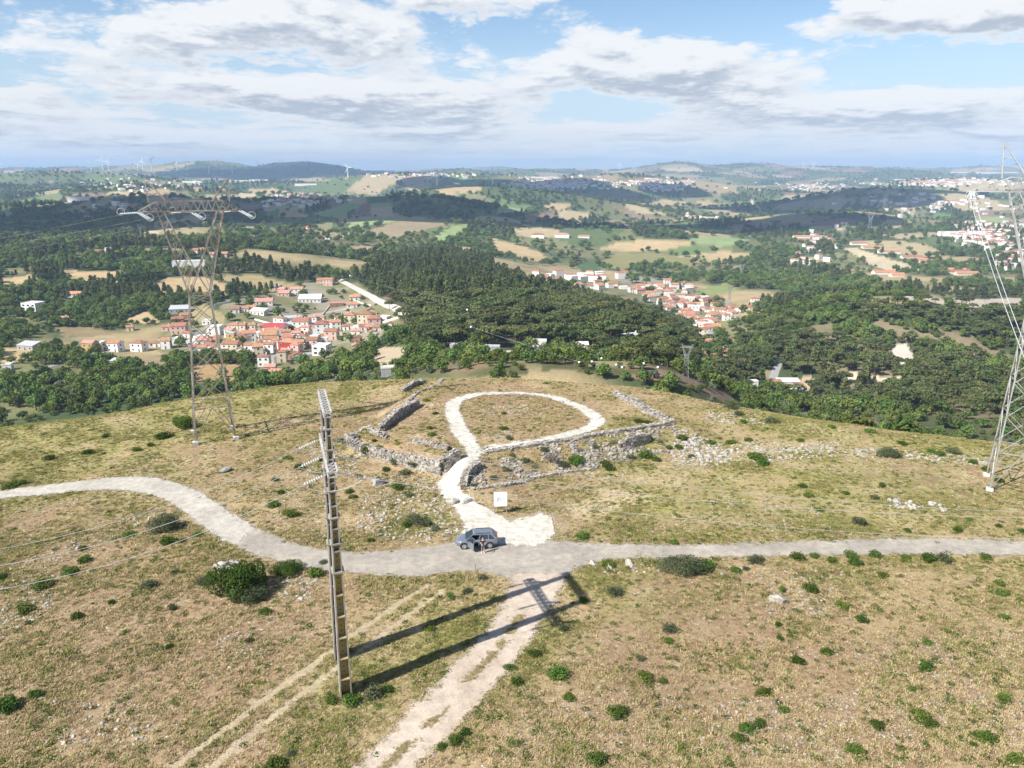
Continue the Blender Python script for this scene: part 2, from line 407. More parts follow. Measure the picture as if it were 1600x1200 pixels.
def leaf_mat(name, dark, light, rnd=0.25):
    m = bpy.data.materials.new(name); m.use_nodes = True
    k = NT(m.node_tree); k.n.clear(); out = k.new('ShaderNodeOutputMaterial')
    oi = k.new('ShaderNodeObjectInfo'); tc = k.new('ShaderNodeTexCoord')
    f = k.noise(tc.outputs['Object'], 0.9, 3, 0.6)
    c = k.mix(k.maprange(f, 0.35, 0.65, 0, 1), tuple(dark)+(1,), tuple(light)+(1,))
    h = k.new('ShaderNodeHueSaturation'); k.l.new(c, h.inputs['Color'])
    wn = k.new('ShaderNodeTexWhiteNoise', noise_dimensions='1D'); k.l.new(oi.outputs['Random'], wn.inputs['W'])
    k.l.new(k.maprange(wn.outputs['Value'], 0, 1, 1-rnd, 1+rnd*1.3), h.inputs['Value'])
    k.l.new(k.maprange(oi.outputs['Random'], 0, 1, 0.5-rnd*.09, 0.5+rnd*.07), h.inputs['Hue'])
    d = k.new('ShaderNodeBsdfDiffuse'); t = k.new('ShaderNodeBsdfTranslucent')
    k.l.new(h.outputs[0], d.inputs[0]); k.l.new(h.outputs[0], t.inputs[0])
    mx = k.new('ShaderNodeMixShader'); mx.inputs[0].default_value = 0.22
    k.l.new(d.outputs[0], mx.inputs[1]); k.l.new(t.outputs[0], mx.inputs[2]); k.l.new(mx.outputs[0], out.inputs[0])
    return m
def ground_mat():
    m = bpy.data.materials.new('land_cover'); m.use_nodes = True
    k = NT(m.node_tree); b = k.n['Principled BSDF']; b.inputs['Roughness'].default_value = 0.95; b.inputs['Specular IOR Level'].default_value = 0.1
    at = k.new('ShaderNodeAttribute', attribute_name='cover')
    ge = k.new('ShaderNodeNewGeometry'); P = ge.outputs['Position']
    n1 = k.noise(P, 0.9, 6, 0.65); n2 = k.noise(P, 4.5, 5, 0.7); n3 = k.noise(P, 0.06, 4, 0.6)
    v = k.math('MULTIPLY', k.maprange(n1, 0.3, 0.7, 0.80, 1.20), k.maprange(n2, 0.3, 0.7, 0.76, 1.24))
    v = k.math('MULTIPLY', v, k.maprange(n3, 0.3, 0.7, 0.86, 1.14))
    sc = k.new('ShaderNodeVectorMath', operation='SCALE'); k.l.new(at.outputs['Color'], sc.inputs[0]); k.l.new(v, sc.inputs['Scale'])
    # reddish soil between the tufts, only near enough to be told apart
    soil = k.maprange(k.noise(P, 0.45, 7, 0.7), 0.52, 0.66, 0, 0.55)
    y = k.new('ShaderNodeSeparateXYZ'); k.l.new(P, y.inputs[0])
    near = k.maprange(y.outputs[1], 90, 200, 1.0, 0.0)
    c = k.mix(k.math('MULTIPLY', soil, near), sc.outputs[0], (0.31, 0.215, 0.14, 1))
    peb = k.new('ShaderNodeTexVoronoi', feature='F1'); k.l.new(P, peb.inputs['Vector']); peb.inputs['Scale'].default_value = 2.2
    pebm = k.math('MULTIPLY', k.maprange(peb.outputs['Distance'], 0.13, 0.21, 1, 0), k.maprange(k.noise(P, 0.11, 4, .6), 0.42, 0.58, 0, 0.95))
    c = k.mix(k.math('MULTIPLY', pebm, near), c, (0.60, 0.56, 0.50, 1))
    k.l.new(c, b.inputs['Base Color'])
    bn = k.new('ShaderNodeBump'); bn.inputs['Strength'].default_value = 0.9; bn.inputs['Distance'].default_value = 0.22
    k.l.new(k.math('ADD', k.math('MULTIPLY', n1, .8), k.math('MULTIPLY', n2, .5)), bn.inputs['Height']); k.l.new(bn.outputs[0], b.inputs['Normal'])
    return m
def gravel_mat(name, col, dust, stain=0.0, fine=1.0, soft=False):
    m = bpy.data.materials.new(name); m.use_nodes = True
    k = NT(m.node_tree); b = k.n['Principled BSDF']; b.inputs['Roughness'].default_value = 0.95; b.inputs['Specular IOR Level'].default_value = 0.15
    ge = k.new('ShaderNodeNewGeometry'); P = ge.outputs['Position']
    big = k.noise(P, 0.22, 5, 0.6); mid = k.noise(P, 1.3, 5, 0.65); fi = k.noise(P, 9, 4, 0.75)
    c = k.mix(k.maprange(big, 0.35, 0.65, 0, 1, True), tuple(col)+(1,), tuple(dust)+(1,))
    v = k.math('MULTIPLY', k.maprange(mid, 0.3, 0.7, 1-.14*fine, 1+.10*fine), k.maprange(fi, 0.3, 0.7, 1-.16*fine, 1+.12*fine))
    sc = k.new('ShaderNodeVectorMath', operation='SCALE'); k.l.new(c, sc.inputs[0]); k.l.new(v, sc.inputs['Scale'])
    k.l.new(sc.outputs[0], b.inputs['Base Color'])
    bn = k.new('ShaderNodeBump'); bn.inputs['Strength'].default_value = 0.6; bn.inputs['Distance'].default_value = 0.05
    k.l.new(k.math('ADD', mid, fi), bn.inputs['Height']); k.l.new(bn.outputs[0], b.inputs['Normal'])
    if soft:      # the gravel thins out into the grass at its edges
        at = k.new('ShaderNodeAttribute', attribute_name='edge'); e = k.new('ShaderNodeSeparateColor'); k.l.new(at.outputs['Color'], e.inputs[0])
        brk = k.math('ADD', k.math('MULTIPLY', k.math('SUBTRACT', k.noise(P, 1.1, 5, .75), .5), 1.9), k.math('MULTIPLY', k.math('SUBTRACT', k.noise(P, 7.0, 2, .6), .5), 1.3))
        k.l.new(k.maprange(k.math('ADD', e.outputs[0], brk), .62, .80, 0, 1), b.inputs['Alpha'])
    return m

# ------------------------------------------------------------------ land cover
TAN, OCHRE, PALE = (.40,.30,.165), (.36,.24,.12), (.46,.38,.25)
OLIVE, GRN, DGRN, PGRN = (.215,.20,.085), (.13,.19,.065), (.075,.115,.045), (.24,.30,.13)
BRN, VBRN, ROCK, SAND = (.23,.15,.10), (.20,.145,.125), (.50,.45,.38), (.56,.46,.34)
def z1(*p): return [(x/2.963, 220+y/2.963) for x, y in p]
def z2(*p): return [(540+x/2.963, 220+y/2.963) for x, y in p]
def z3(*p): return [(1060+x/2.963, 220+y/2.963) for x, y in p]
FIELDS = [(z1((250,605),(400,600),(560,610),(635,650),(480,660),(330,655)),TAN),(z1((660,685),(800,635),(960,625),(1080,665),(1130,700),(1000,725),(800,715),(700,705)),TAN),
 (z1((1000,620),(1200,615),(1370,660),(1250,700),(1150,700)),(.31,.25,.13)),(z1((0,640),(130,620),(160,650),(60,690),(0,690)),TAN),(z1((0,960),(230,960),(120,1010),(0,1040)),TAN),
 (z1((560,830),(680,790),(750,850),(600,850)),TAN),(z1((900,1035),(1060,1030),(1050,1115),(905,1120)),OCHRE),(z1((1068,1030),(1130,1030),(1120,1120),(1060,1125)),OCHRE),
 (z1((470,312),(560,285),(660,310),(560,345)),TAN),(z1((610,390),(740,420),(740,438),(640,424)),PALE),(z1((1100,288),(1220,290),(1235,320),(1150,332)),VBRN),
 (z1((1205,350),(1290,305),(1330,345),(1220,360)),GRN),(z1((1300,320),(1430,340),(1400,352),(1295,348)),TAN),(z1((1440,330),(1600,290),(1600,345),(1480,350)),PGRN),
 (z1((640,240),(760,220),(840,235),(720,250)),TAN),(z1((880,215),(1000,205),(1050,225),(930,235)),TAN),(z1((1090,235),(1170,225),(1200,250),(1120,262)),PALE),(z1((1160,225),(1280,220),(1340,240),(1240,250)),TAN),
 (z1((0,325),(50,320),(40,345),(0,350)),PGRN),(z1((620,1010),(760,1000),(800,1090),(660,1090)),(.27,.21,.12)),(z1((240,870),(420,860),(560,890),(300,910)),(.24,.185,.10)),
 (z1((970,755),(1060,800),(1060,840),(960,850),(830,780)),(.30,.25,.13)),(z1((1540,880),(1600,880),(1600,920),(1520,925)),(.24,.24,.10)),(z1((1400,920),(1530,915),(1440,955),(1400,945)),(.25,.24,.11)),
 (z2((0,290),(90,250),(85,290)),TAN),(z2((90,250),(168,255),(165,290),(90,290)),DGRN),(z2((0,295),(62,290),(35,338),(0,338)),PGRN),(z2((68,290),(105,292),(105,352),(40,352)),BRN),(z2((105,290),(190,298),(193,318),(105,318)),PGRN),(z2((105,318),(193,318),(197,352),(105,352)),(.42,.30,.20)),
 (z2((80,420),(200,380),(330,365),(440,370),(470,385),(360,415),(180,455),(120,445)),(.27,.215,.13)),(z2((370,458),(470,410),(560,385),(578,395),(520,450),(430,468)),PGRN),(z2((440,215),(500,205),(522,250),(500,265),(440,250)),TAN),(z2((500,225),(560,210),(650,230),(560,245)),TAN),
 (z2((905,302),(1000,285),(1050,300),(1000,328),(940,312)),TAN),(z2((820,358),(900,335),(1000,325),(920,360),(840,382)),BRN),(z2((705,320),(760,308),(828,315),(820,338),(710,336)),PGRN),(z2((680,450),(760,470),(900,510),(955,555),(840,555),(780,520),(700,520)),TAN),
 (z2((815,615),(880,612),(930,645),(830,638)),TAN),(z2((1170,500),(1260,470),(1400,465),(1610,465),(1610,500),(1480,515),(1260,510)),TAN),(z2((1180,555),(1260,515),(1610,545),(1610,592),(1400,565),(1280,600),(1210,592)),OLIVE),(z2((1060,575),(1150,555),(1185,600),(1120,612)),DGRN),(z2((1480,515),(1610,480),(1610,530)),GRN),
 (z2((1040,1050),(1200,1005),(1330,1015),(1400,1050),(1200,1075)),(.26,.22,.11)),(z2((1350,295),(1440,270),(1590,285),(1480,302)),TAN),(z2((0,390),(120,360),(280,365),(100,395),(0,410)),PGRN),(z2((470,490),(580,492),(595,522),(540,518)),TAN),(z2((0,490),(110,485),(140,510),(0,525)),(.33,.25,.15)),
 (z3((0,500),(80,480),(185,490),(100,522),(0,527)),GRN),(z3((60,458),(200,440),(345,460),(230,487),(130,480)),PGRN),(z3((100,525),(200,505),(352,520),(330,542),(200,547),(120,540)),TAN),(z3((740,490),(810,490),(900,520),(1050,560),(1165,602),(980,602),(860,560)),PALE),(z3((1200,530),(1430,540),(1420,572),(1250,562)),(.33,.25,.14)),
 (z3((530,195),(640,205),(720,220),(600,217)),PALE),(z3((1100,240),(1200,215),(1300,230),(1200,266)),(.25,.25,.11)),(z3((80,280),(150,275),(182,302),(100,302)),TAN),(z3((155,785),(320,795),(332,822),(180,817)),(.38,.27,.17)),(z3((150,820),(250,815),(240,860),(170,892)),OLIVE),(z3((0,690),(230,655),(292,690),(150,718)),(.19,.22,.085)),(z3((300,775),(412,780),(400,802),(320,802)),(.36,.33,.10)),
 (z3((1040,728),(1250,725),(1420,735),(1600,728),(1590,800),(1400,795),(1270,765)),(.40,.34,.27)),(z3((965,970),(1060,925),(1100,990),(1060,1095),(1025,1060)),ROCK),(z3((740,1090),(800,1058),(870,1085),(1040,1090),(1020,1112),(780,1112)),SAND),(z3((1120,985),(1230,1000),(1250,1030),(1150,1020)),ROCK),(z3((580,860),(700,840),(720,920),(600,920)),(.17,.15,.085)),
 (z3((330,1060),(450,1065),(440,1110),(350,1100)),(.27,.23,.12)),(z3((430,1110),(600,1085),(650,1150),(560,1160)),(.40,.32,.22)),(z3((1530,930),(1600,890),(1600,970)),OLIVE),(z3((560,540),(700,545),(640,562),(560,560)),(.34,.31,.13)),(z3((930,370),(1000,355),(1100,370),(1000,400)),TAN),(z3((1040,350),(1200,330),(1290,345),(1150,370)),GRN),(z3((1380,360),(1500,350),(1560,375),(1450,385)),PGRN),
 ([(572,560),(590,545),(640,548),(650,556),(610,563),(640,572),(600,580)],(.40,.32,.22)),([(632,590),(650,562),(700,570),(690,584)],(.20,.155,.09))]
WF = []
for P, c in FIELDS:
    g = ground([p[0] for p in P], [p[1] for p in P]); WF.append((g[:,:2], np.array(c)))
PINE_PX = [(548,452),(575,428),(600,408),(655,396),(740,402),(800,430),(850,452),(900,470),(960,482),(1010,492),(1060,508),(1085,530),(1090,575),(1040,578),(980,566),(930,545),(860,542),(720,545),(660,548),(640,520),(620,495),(590,470)]
PINE = ground([p[0] for p in PINE_PX], [p[1] for p in PINE_PX])[:,:2]
RH_PX = [(1100,600),(1115,560),(1130,540),(1180,505),(1240,490),(1300,480),(1400,474),(1500,478),(1610,480),(1640,560),(1640,700),(1560,688),(1400,668),(1280,640),(1240,625),(1200,590)]
RHILL = ground([p[0] for p in RH_PX], [p[1] for p in RH_PX])[:,:2]
VILL_PX = [(240,540),(262,505),(330,505),(350,470),(480,440),(560,440),(640,492),(600,505),(595,540),(540,560),(440,600),(400,600),(395,560),(250,552)]
VILL = ground([p[0] for p in VILL_PX], [p[1] for p in VILL_PX])[:,:2]
TOWN_PX = [(815,438),(900,440),(960,440),(1000,432),(1060,440),(1110,462),(1165,480),(1110,525),(1085,522),(1045,492),(1000,468),(930,455),(830,446)]
TOWN = ground([p[0] for p in TOWN_PX], [p[1] for p in TOWN_PX])[:,:2]
OPEN = []
def poly_px(*p): return ground([a for a, b in p], [b for a, b in p])[:,:2]
BUSHES = [poly_px(*p) for p in (((596,590),(618,566),(645,556),(700,560),(760,562),(822,568),(830,584),(760,588),(690,586),(640,590)),((925,580),(960,571),(1010,573),(1048,590),(1080,612),(1030,606),(985,596),(940,592)),((840,556),(905,558),(915,580),(850,578)),((1010,560),(1050,560),(1060,575),(1020,574)),((660,548),(740,550),(735,560),(670,560)))]
FLANK = np.array([(52,120),(46,160),(44,230),(75,330),(200,400),(420,430),(420,120),(260,40),(150,60),(95,95)], float)
DARKHILL = poly_px((285,276),(330,266),(400,264),(470,258),(530,260),(562,270),(520,278),(400,278))
RED_SLOPE = poly_px((1030,575),(1075,590),(1110,600),(1150,625),(1130,628),(1080,605),(1010,596),(980,590))
GREEN_SPOTS = [(100,680,40),(230,650,30),(430,620,22),(1100,770,18),(1350,760,26),(1250,660,14),(960,925,7),(1210,640,14),(690,1010,9),(560,1075,6),(850,1000,5),(1480,690,14),(660,815,5),(1000,690,8)]
BROWN_SPOTS = [(420,690,20),(830,650,12),(660,660,8),(870,780,9),(100,820,14),(1500,760,10),(760,625,10),(300,980,12),(1250,1000,16),(1000,1050,10),(870,640,9)]
GS = [(g1(a, b), r) for a, b, r in GREEN_SPOTS]; BS = [(g1(a, b), r) for a, b, r in BROWN_SPOTS]
RUT = [poly_px((668,915),(620,945),(560,985),(500,1030),(430,1080),(350,1140),(270,1200)), poly_px((690,925),(640,960),(580,1005),(510,1055),(440,1110),(380,1155),(330,1200))]
def nearmask(X, Y):
    return sstep(-15, -7, h_near(X, Y)+(fbm(X/9, Y/9, 3, 47)-.5)*6)
def lerp(a, b, t): return a*(1-t[...,None])+np.asarray(b)*t[...,None]
def cover(X, Y, near=None):
    """base colour of the land and how thickly trees grow on it"""
    shp = X.shape
    # ---- far country
    n = fbm(X/140, Y/140, 4, 41); n2 = fbm(X/45, Y/45, 4, 43)
    col = lerp(np.broadcast_to(np.array((.060,.085,.036)), shp+(3,)), (.17,.165,.075), sstep(.42, .62, n2))
    col = lerp(col, (.33,.26,.145), sstep(.58, .72, n))
    dens = 1-sstep(.52, .64, n)
    # patchwork of plots beyond the town
    for size, lo, hi, sd in ((110., 1250., 3600., 51), (230., 3000., 20000., 52)):
        wx = X/size+2.0*(fbm(X/(size*4), Y/(size*4), 3, sd)-.5); wy = Y/(size*1.5)+2.0*(fbm(X/(size*4), Y/(size*4), 3, sd+5)-.5)
        ix = np.floor(wx); iy = np.floor(wy); bd = np.full(shp, 1e9); bx = ix.copy(); by = iy.copy()
        for dx in (-1,0,1):
            for dy in (-1,0,1):
                qx = ix+dx; qy = iy+dy
                jx = qx+_hash(qx, qy, sd); jy = qy+_hash(qx, qy, sd+1); d = (jx-wx)**2+(jy-wy)**2
                s = d < bd; bd = np.where(s, d, bd); bx = np.where(s, qx, bx); by = np.where(s, qy, by)
        r = _hash(bx, by, sd+2)*.70+.30*vnoise(bx/3.7, by/3.7, sd+9)
        w = sstep(lo, lo*1.25, Y)*(1-sstep(hi*.9, hi*1.1, Y))
        jit = .8+.4*_hash(bx, by, sd+3)
        pal = np.array([(.06,.09,.038),(.34,.27,.16),(.10,.12,.05),(.15,.155,.07),(.07,.10,.042),(.19,.18,.09),(.125,.165,.065),(.36,.29,.17),(.24,.17,.115),(.09,.115,.05)])
        pd = np.array([.9,.05,.6,.3,.9,.2,.15,.04,.04,.6])
        idx = np.clip((r*14-2.0), 0, 9).astype(int)
        col = lerp(col, pal[idx]*jit[...,None], w); dens = dens*(1-w)+pd[idx]*w
    wob = np.clip(Y*.022, 2, 60)
    XW = X+(fbm(X/(wob*4), Y/(wob*4), 4, 45)-.5)*wob; YW = Y+(fbm(X/(wob*4), Y/(wob*4), 4, 46)-.5)*wob*1.6
    for P, c in WF:
        m = inpoly(XW, YW, P); col[m] = c*(.9+.2*n2[m])[:,None]; dens = np.where(m, 0.0, dens)
    m = inpoly(X, Y, PINE); dens = np.where(m, 1.0, dens); col[m] = lerp(np.broadcast_to(np.array((.06,.065,.03)), (m.sum(),3)), (.17,.13,.08), sstep(.5,.7,n2[m]))
    m = inpoly(X, Y, RHILL); fm = np.zeros(shp, bool)
    for P, c in WF: fm |= inpoly(XW, YW, P)
    q = m & ~fm
    dens = np.where(q, np.maximum(dens, 1-.8*sstep(.60,.68,n2)), dens); col[q] = lerp(np.broadcast_to(np.array((.06,.08,.032)), (q.sum(),3)), (.22,.18,.11), sstep(.50,.64,n2[q]))
    for V, c0 in ((VILL, (.26,.235,.17)), (TOWN, (.25,.235,.19))):
        m = inpoly(X, Y, V) & ~fm; dens = np.where(m, .16, dens); col[m] = lerp(np.broadcast_to(np.array((.17,.16,.08)), (m.sum(),3)), c0, sstep(.4,.6,n2[m]))
    for B in BUSHES:
        m = inpoly(XW, YW, B); dens = np.where(m, .95, dens); col[m] = lerp(np.broadcast_to(np.array((.10,.10,.045)), (m.sum(),3)), (.22,.165,.095), sstep(.45,.6,n2[m]))
    m = inpoly(X, Y, FLANK) & ~fm; dens = np.where(m, .95, dens); col[m] = lerp(np.broadcast_to(np.array((.075,.085,.036)), (m.sum(),3)), (.17,.14,.08), sstep(.5,.66,n2[m]))
    m = inpoly(X, Y, DARKHILL); dens = np.where(m, 1.0, dens); col[m] = np.array((.045,.07,.032))
    m = inpoly(X, Y, RED_SLOPE); dens = np.where(m, .12, dens); col[m] = np.array((.20,.14,.095))
    # ---- the hilltop
    k = nearmask(X, Y) if near is None else near
    if (k > 0).any():
        a = fbm(X/16, Y/16, 4, 61); b = fbm(X/4.2, Y/4.2, 4, 62); c = fbm(X/1.4, Y/1.4, 3, 63)
        g = np.zeros(shp); br = np.zeros(shp)
        for p, r in GS: g = np.maximum(g, np.exp(-((X-p.x)**2+((Y-p.y))**2)/(r*r)))
        for p, r in BS: br = np.maximum(br, np.exp(-((X-p.x)**2+((Y-p.y))**2)/(r*r)))
        nc = lerp(np.broadcast_to(np.array((.355,.272,.152)), shp+(3,)), (.27,.19,.112), sstep(.40,.66,a*.5+b*.5+br*.30-.02))
        nc = lerp(nc, (.255,.24,.085), np.clip(sstep(.38,.64,b*.6+c*.4+g*.20-.03)*(.40+.6*g), 0, .9))
        nc = lerp(nc, (.44,.36,.235), sstep(.56,.70,c*.6+a*.4)*.55)
        for R in RUT:
            d = polydist(X, Y, R); nc = lerp(nc, (.46,.38,.27), .55*(1-sstep(.2,.8,d+(c-.5)*.9)))
        dead = poly_px((880,795),(960,770),(1010,775),(930,800)); d = np.where(inpoly(X, Y, dead), 0, polydist(X, Y, dead, True)); nc = lerp(nc, (.50,.42,.27), .6*(1-sstep(0,2.5,d+(b-.5)*3)))
        col = lerp(col, nc*1.0, k) if False else col*(1-k[...,None])+nc*k[...,None]
        dens = dens*(1-sstep(.05,.3,k))
    return col, dens

NM = np.concatenate([nearmask(GX[i:i+24], GY[i:i+24]) for i in range(0, len(YS), 24)])
def build_ground():
    C = np.concatenate([cover(GX[i:i+24], GY[i:i+24], NM[i:i+24])[0] for i in range(0, len(YS), 24)])
    nr = len(YS); idx = np.arange(nr*NC).reshape(nr, NC)
    Q = np.stack([idx[:-1,:-1], idx[:-1,1:], idx[1:,1:], idx[1:,:-1]], -1).reshape(-1, 4)
    V = np.stack([GX, GY, GZ], -1).reshape(-1, 3)
    me = np_mesh('ground', V, Q, [ground_mat()], True, {'cover': C.reshape(-1, 3)})
    tag(link('ground', me), 'dry grassy hilltop falling away to a wide wooded valley and far hills', kind='structure')
build_ground()

# ------------------------------------------------------------------ roads and tracks: sheets that lie on the land
def smooth_path(P, n):
    P = np.asarray(P, float); d = np.concatenate([[0], np.cumsum(np.hypot(*np.diff(P[:,:2], axis=0).T))])
    t = np.linspace(0, d[-1], n); out = np.empty((n, 2))
    for a in range(2):
        # Catmull-Rom through the points
        m = np.gradient(P[:,a], d)
        i = np.clip(np.searchsorted(d, t, 'right')-1, 0, len(P)-2); h = d[i+1]-d[i]; s = (t-d[i])/h
        out[:,a] = (2*s**3-3*s**2+1)*P[i,a]+(s**3-2*s**2+s)*h*m[i]+(-2*s**3+3*s**2)*P[i+1,a]+(s**3-s**2)*h*m[i+1]
    return out
ROADS = []      # world outlines used to keep grass off
def strip(name, A, B, m, lift, label, ragged=0.3, step=0.25, na=16, soft=0, ext=.75):
    """sheet between two edge lines given in world metres"""
    L = max(np.hypot(*np.diff(A[:,:2], axis=0).T).sum(), np.hypot(*np.diff(B[:,:2], axis=0).T).sum())
    n = max(6, int(L/step)); a = smooth_path(A[:,:2], n); b = smooth_path(B[:,:2], n)
    w = (b-a); wl = np.hypot(w[:,0], w[:,1])[:,None]; wn = w/np.maximum(wl, .01)
    ja = (fbm(a[:,0]*1.3, a[:,1]*1.3, 4, 71, .8)-.5)*2.6*ragged; jb = (fbm(b[:,0]*1.3, b[:,1]*1.3, 4, 72, .8)-.5)*2.6*ragged
    a = a+wn*ja[:,None]; b = b+wn*jb[:,None]
    ROADS.append(np.concatenate([a, b[::-1]]))
    if soft:
        wl2 = np.hypot(*(b-a).T)[:,None]
        offs = np.concatenate([np.repeat(np.array([[-ext,-.4,0,.4]]), n, 0), wl2*np.linspace(.2,.8,na-8)[None], wl2+np.array([[-.4,0,.4,ext]])], 1)
        P = a[:,None]+wn[:,None]*offs[...,None]; edge = np.minimum(offs+ext, wl2+ext-offs)*(.75/ext)
        edge = np.minimum(edge, np.minimum(np.arange(n), np.arange(n)[::-1])[:,None]*step+.5) if soft == 2 else edge
    else:
        T = np.linspace(0, 1, na)[None,:,None]; P = a[:,None]*(1-T)+b[:,None]*T; edge = np.ones(P.shape[:2])
    Z = H(P[...,0], P[...,1])+lift
    if not soft: Z[:,0] -= lift+.03; Z[:,-1] -= lift+.03
    V = np.concatenate([P, Z[...,None]], -1).reshape(-1, 3); idx = np.arange(n*na).reshape(n, na)
    Q = np.stack([idx[:-1,:-1], idx[:-1,1:], idx[1:,1:], idx[1:,:-1]], -1).reshape(-1, 4)
    nrm = np.cross(V[Q[0,1]]-V[Q[0,0]], V[Q[0,2]]-V[Q[0,0]])
    if nrm[2] < 0: Q = Q[:, ::-1]
    me = np_mesh(name, V, Q, [m], True, {'edge': np.repeat(edge.reshape(-1,1), 3, 1)}); o = tag(link(name, me), label, kind='structure')
    return o
def line_strip(name, px, width, m, lift, label, **kw):
    g = ground([p[0] for p in px], [p[1] for p in px])[:,:2]
    c = smooth_path(g, max(8, len(px)*4)); t = np.gradient(c, axis=0); t /= np.maximum(np.hypot(t[:,0], t[:,1]), 1e-6)[:,None]
    nrm = np.stack([-t[:,1], t[:,0]], 1); w = np.interp(np.linspace(0,1,len(c)), np.linspace(0,1,len(width)), width)[:,None] if hasattr(width, '__len__') else width
    return strip(name, c+nrm*w/2, c-nrm*w/2, m, lift, label, **kw)
GR_ROAD = gravel_mat('worn_asphalt', (.30,.272,.232), (.385,.345,.29), fine=1.6, soft=True)
GR_WHITE = gravel_mat('white_gravel', (.52,.485,.42), (.59,.55,.48), fine=2.2, soft=True)
GR_PINK = gravel_mat('dirt_track_earth', (.43,.35,.275), (.50,.42,.34), fine=1.5, soft=True)
GR_FAR = gravel_mat('far_asphalt', (.28,.28,.275), (.33,.32,.30))
GR_CREAM = gravel_mat('cream_earth', (.55,.45,.33), (.60,.52,.40))
UP = [(-40,774),(0,768),(60,760),(130,752),(190,746),(240,747),(280,756),(310,768),(340,787),(370,807),(400,824),(440,841),(490,856),(530,861),(570,863),(620,860),(680,853),(740,842),(800,838),(862,845),(905,848),(1000,851),(1100,851),(1200,849),(1300,844),(1400,842),(1500,843),(1600,846),(1660,848)]
LO = [(-40,786),(0,780),(60,774),(130,767),(190,766),(235,773),(270,788),(300,810),(330,833),(370,855),(420,873),(470,885),(530,892),(600,900),(660,900),(700,895),(740,892),(800,905),(870,908),(910,884),(940,877),(1000,873),(1100,872),(1200,870),(1300,868),(1400,867),(1500,867),(1600,868),(1660,870)]
def gp(P): return ground([p[0] for p in P], [p[1] for p in P])[:,:2]
strip('gravel_road', gp(UP[:11]), gp(LO[:10]), gravel_mat('pale_road_gravel', (.39,.358,.31), (.455,.42,.365), fine=1.7, soft=True), .058, 'whitish gravel stretch of the road around the bend', ragged=.25, soft=2)
MAINROAD = strip('road', gp(UP[8:]), gp(LO[8:]), GR_ROAD, .05, 'pale worn road curving across the hilltop past the parked car', ragged=.25, soft=1)
TL = [(806,893),(800,912),(794,930),(780,955),(760,985),(735,1015),(700,1050),(660,1090),(620,1135),(590,1165),(550,1205),(500,1260)]
TR = [(880,898),(876,915),(862,945),(846,970),(820,1010),(790,1050),(752,1095),(715,1135),(675,1172),(645,1205),(600,1260)]
strip('dirt_track', gp(TL), gp(TR), GR_PINK, .066, 'pinkish dirt track running from the junction to the lower edge', ragged=.35, soft=2)
PL = [(712,852),(722,838),(725,825),(720,808),(708,792),(697,782),(687,768),(688,750),(700,735),(714,722),(727,712),(733,704)]
PR = [(815,850),(812,836),(806,824),(788,810),(765,797),(742,784),(724,770),(718,756),(725,738),(740,723),(752,712),(758,704)]
strip('gravel_path', gp(PL), gp(PR), GR_WHITE, .072, 'white gravel path climbing from the road to the stone enclosure', ragged=.3, soft=1)
strip('gravel_apron', gp([(790,824),(800,816),(815,812),(830,808),(846,803),(857,806),(863,816),(866,828)]), gp([(790,842),(800,850),(815,852),(832,852),(846,850),(856,846),(863,838),(867,831)]), GR_WHITE, .08, 'white gravel spread beside the parked car', ragged=.7, step=.2, soft=2, ext=1.5)
LOOP = [(743,710),(735,696),(724,680),(714,662),(707,645),(709,632),(719,624),(745,617),(782,614.5),(830,616),(870,623),(905,636),(928,651),(934,660),(922,669),(890,679),(850,687),(800,695),(765,702),(746,709)]
line_strip('gravel_loop', LOOP, [2.0,2.3,2.4,2.3,2.2,2.1,1.9,1.7,1.7,1.9,2.1,2.1,1.7,1.3,1.1,1.2], GR_WHITE, .088, 'white gravel path making a loop inside the stone enclosure', ragged=.35, soft=1)
line_strip('village_street', [(441,600),(432,590),(425,578),(420,565),(428,556),(450,553),(475,552),(500,550)], 7.5, GR_FAR, .25, 'grey street climbing into the near village', ragged=.1, step=3)
line_strip('village_road', [(355,507),(385,508),(420,506),(460,497),(500,490),(540,482)], 6.0, GR_FAR, .25, 'grey lane crossing behind the near village', ragged=.1, step=3)
line_strip('hill_road', [(531,437),(548,446),(570,458),(600,474),(632,490),(650,505)], 6.5, gravel_mat('pale_concrete', (.44,.41,.365), (.50,.47,.42)), .35, 'pale road with white banks along the edge of the pine wood', ragged=.1, step=4)
line_strip('earth_track', [(590,572),(620,566),(660,557),(700,550),(760,549),(830,549),(880,546)], 5.0, GR_CREAM, .25, 'cream earth track below the pine wood', ragged=.8, step=2)
line_strip('garden_track', [(900,560),(940,557),(985,553),(1020,556)], 5.0, GR_CREAM, .25, 'cream earth track beside the grassy clearing', ragged=.8, step=2)
line_strip('lane_by_houses', [(1208,592),(1212,580),(1216,570),(1214,560)], 5.0, GR_FAR, .25, 'short grey lane above the white house in the ravine', ragged=.2, step=2)
line_strip('lane_in_grove', [(60,578),(90,570),(120,560),(150,552),(180,549)], 4.0, GR_FAR, .25, 'grey lane winding through the oak grove', ragged=.3, step=2)
line_strip('town_lane', [(1083,494),(1095,505),(1105,517),(1112,530)], 7.0, GR_FAR, .3, 'grey lane leaving the red-roofed town', ragged=.2, step=4)
line_strip('far_track', [(1175,312),(1182,322),(1190,332)], 14.0, GR_CREAM, .5, 'pale track up a far slope', ragged=1, step=8)
line_strip('bank_wall_track', [(560,700),(600,670),(650,630),(690,600)], 0.8, GR_CREAM, .1, 'pale stone edging along the outer rampart', ragged=.25, step=.6) if False else None
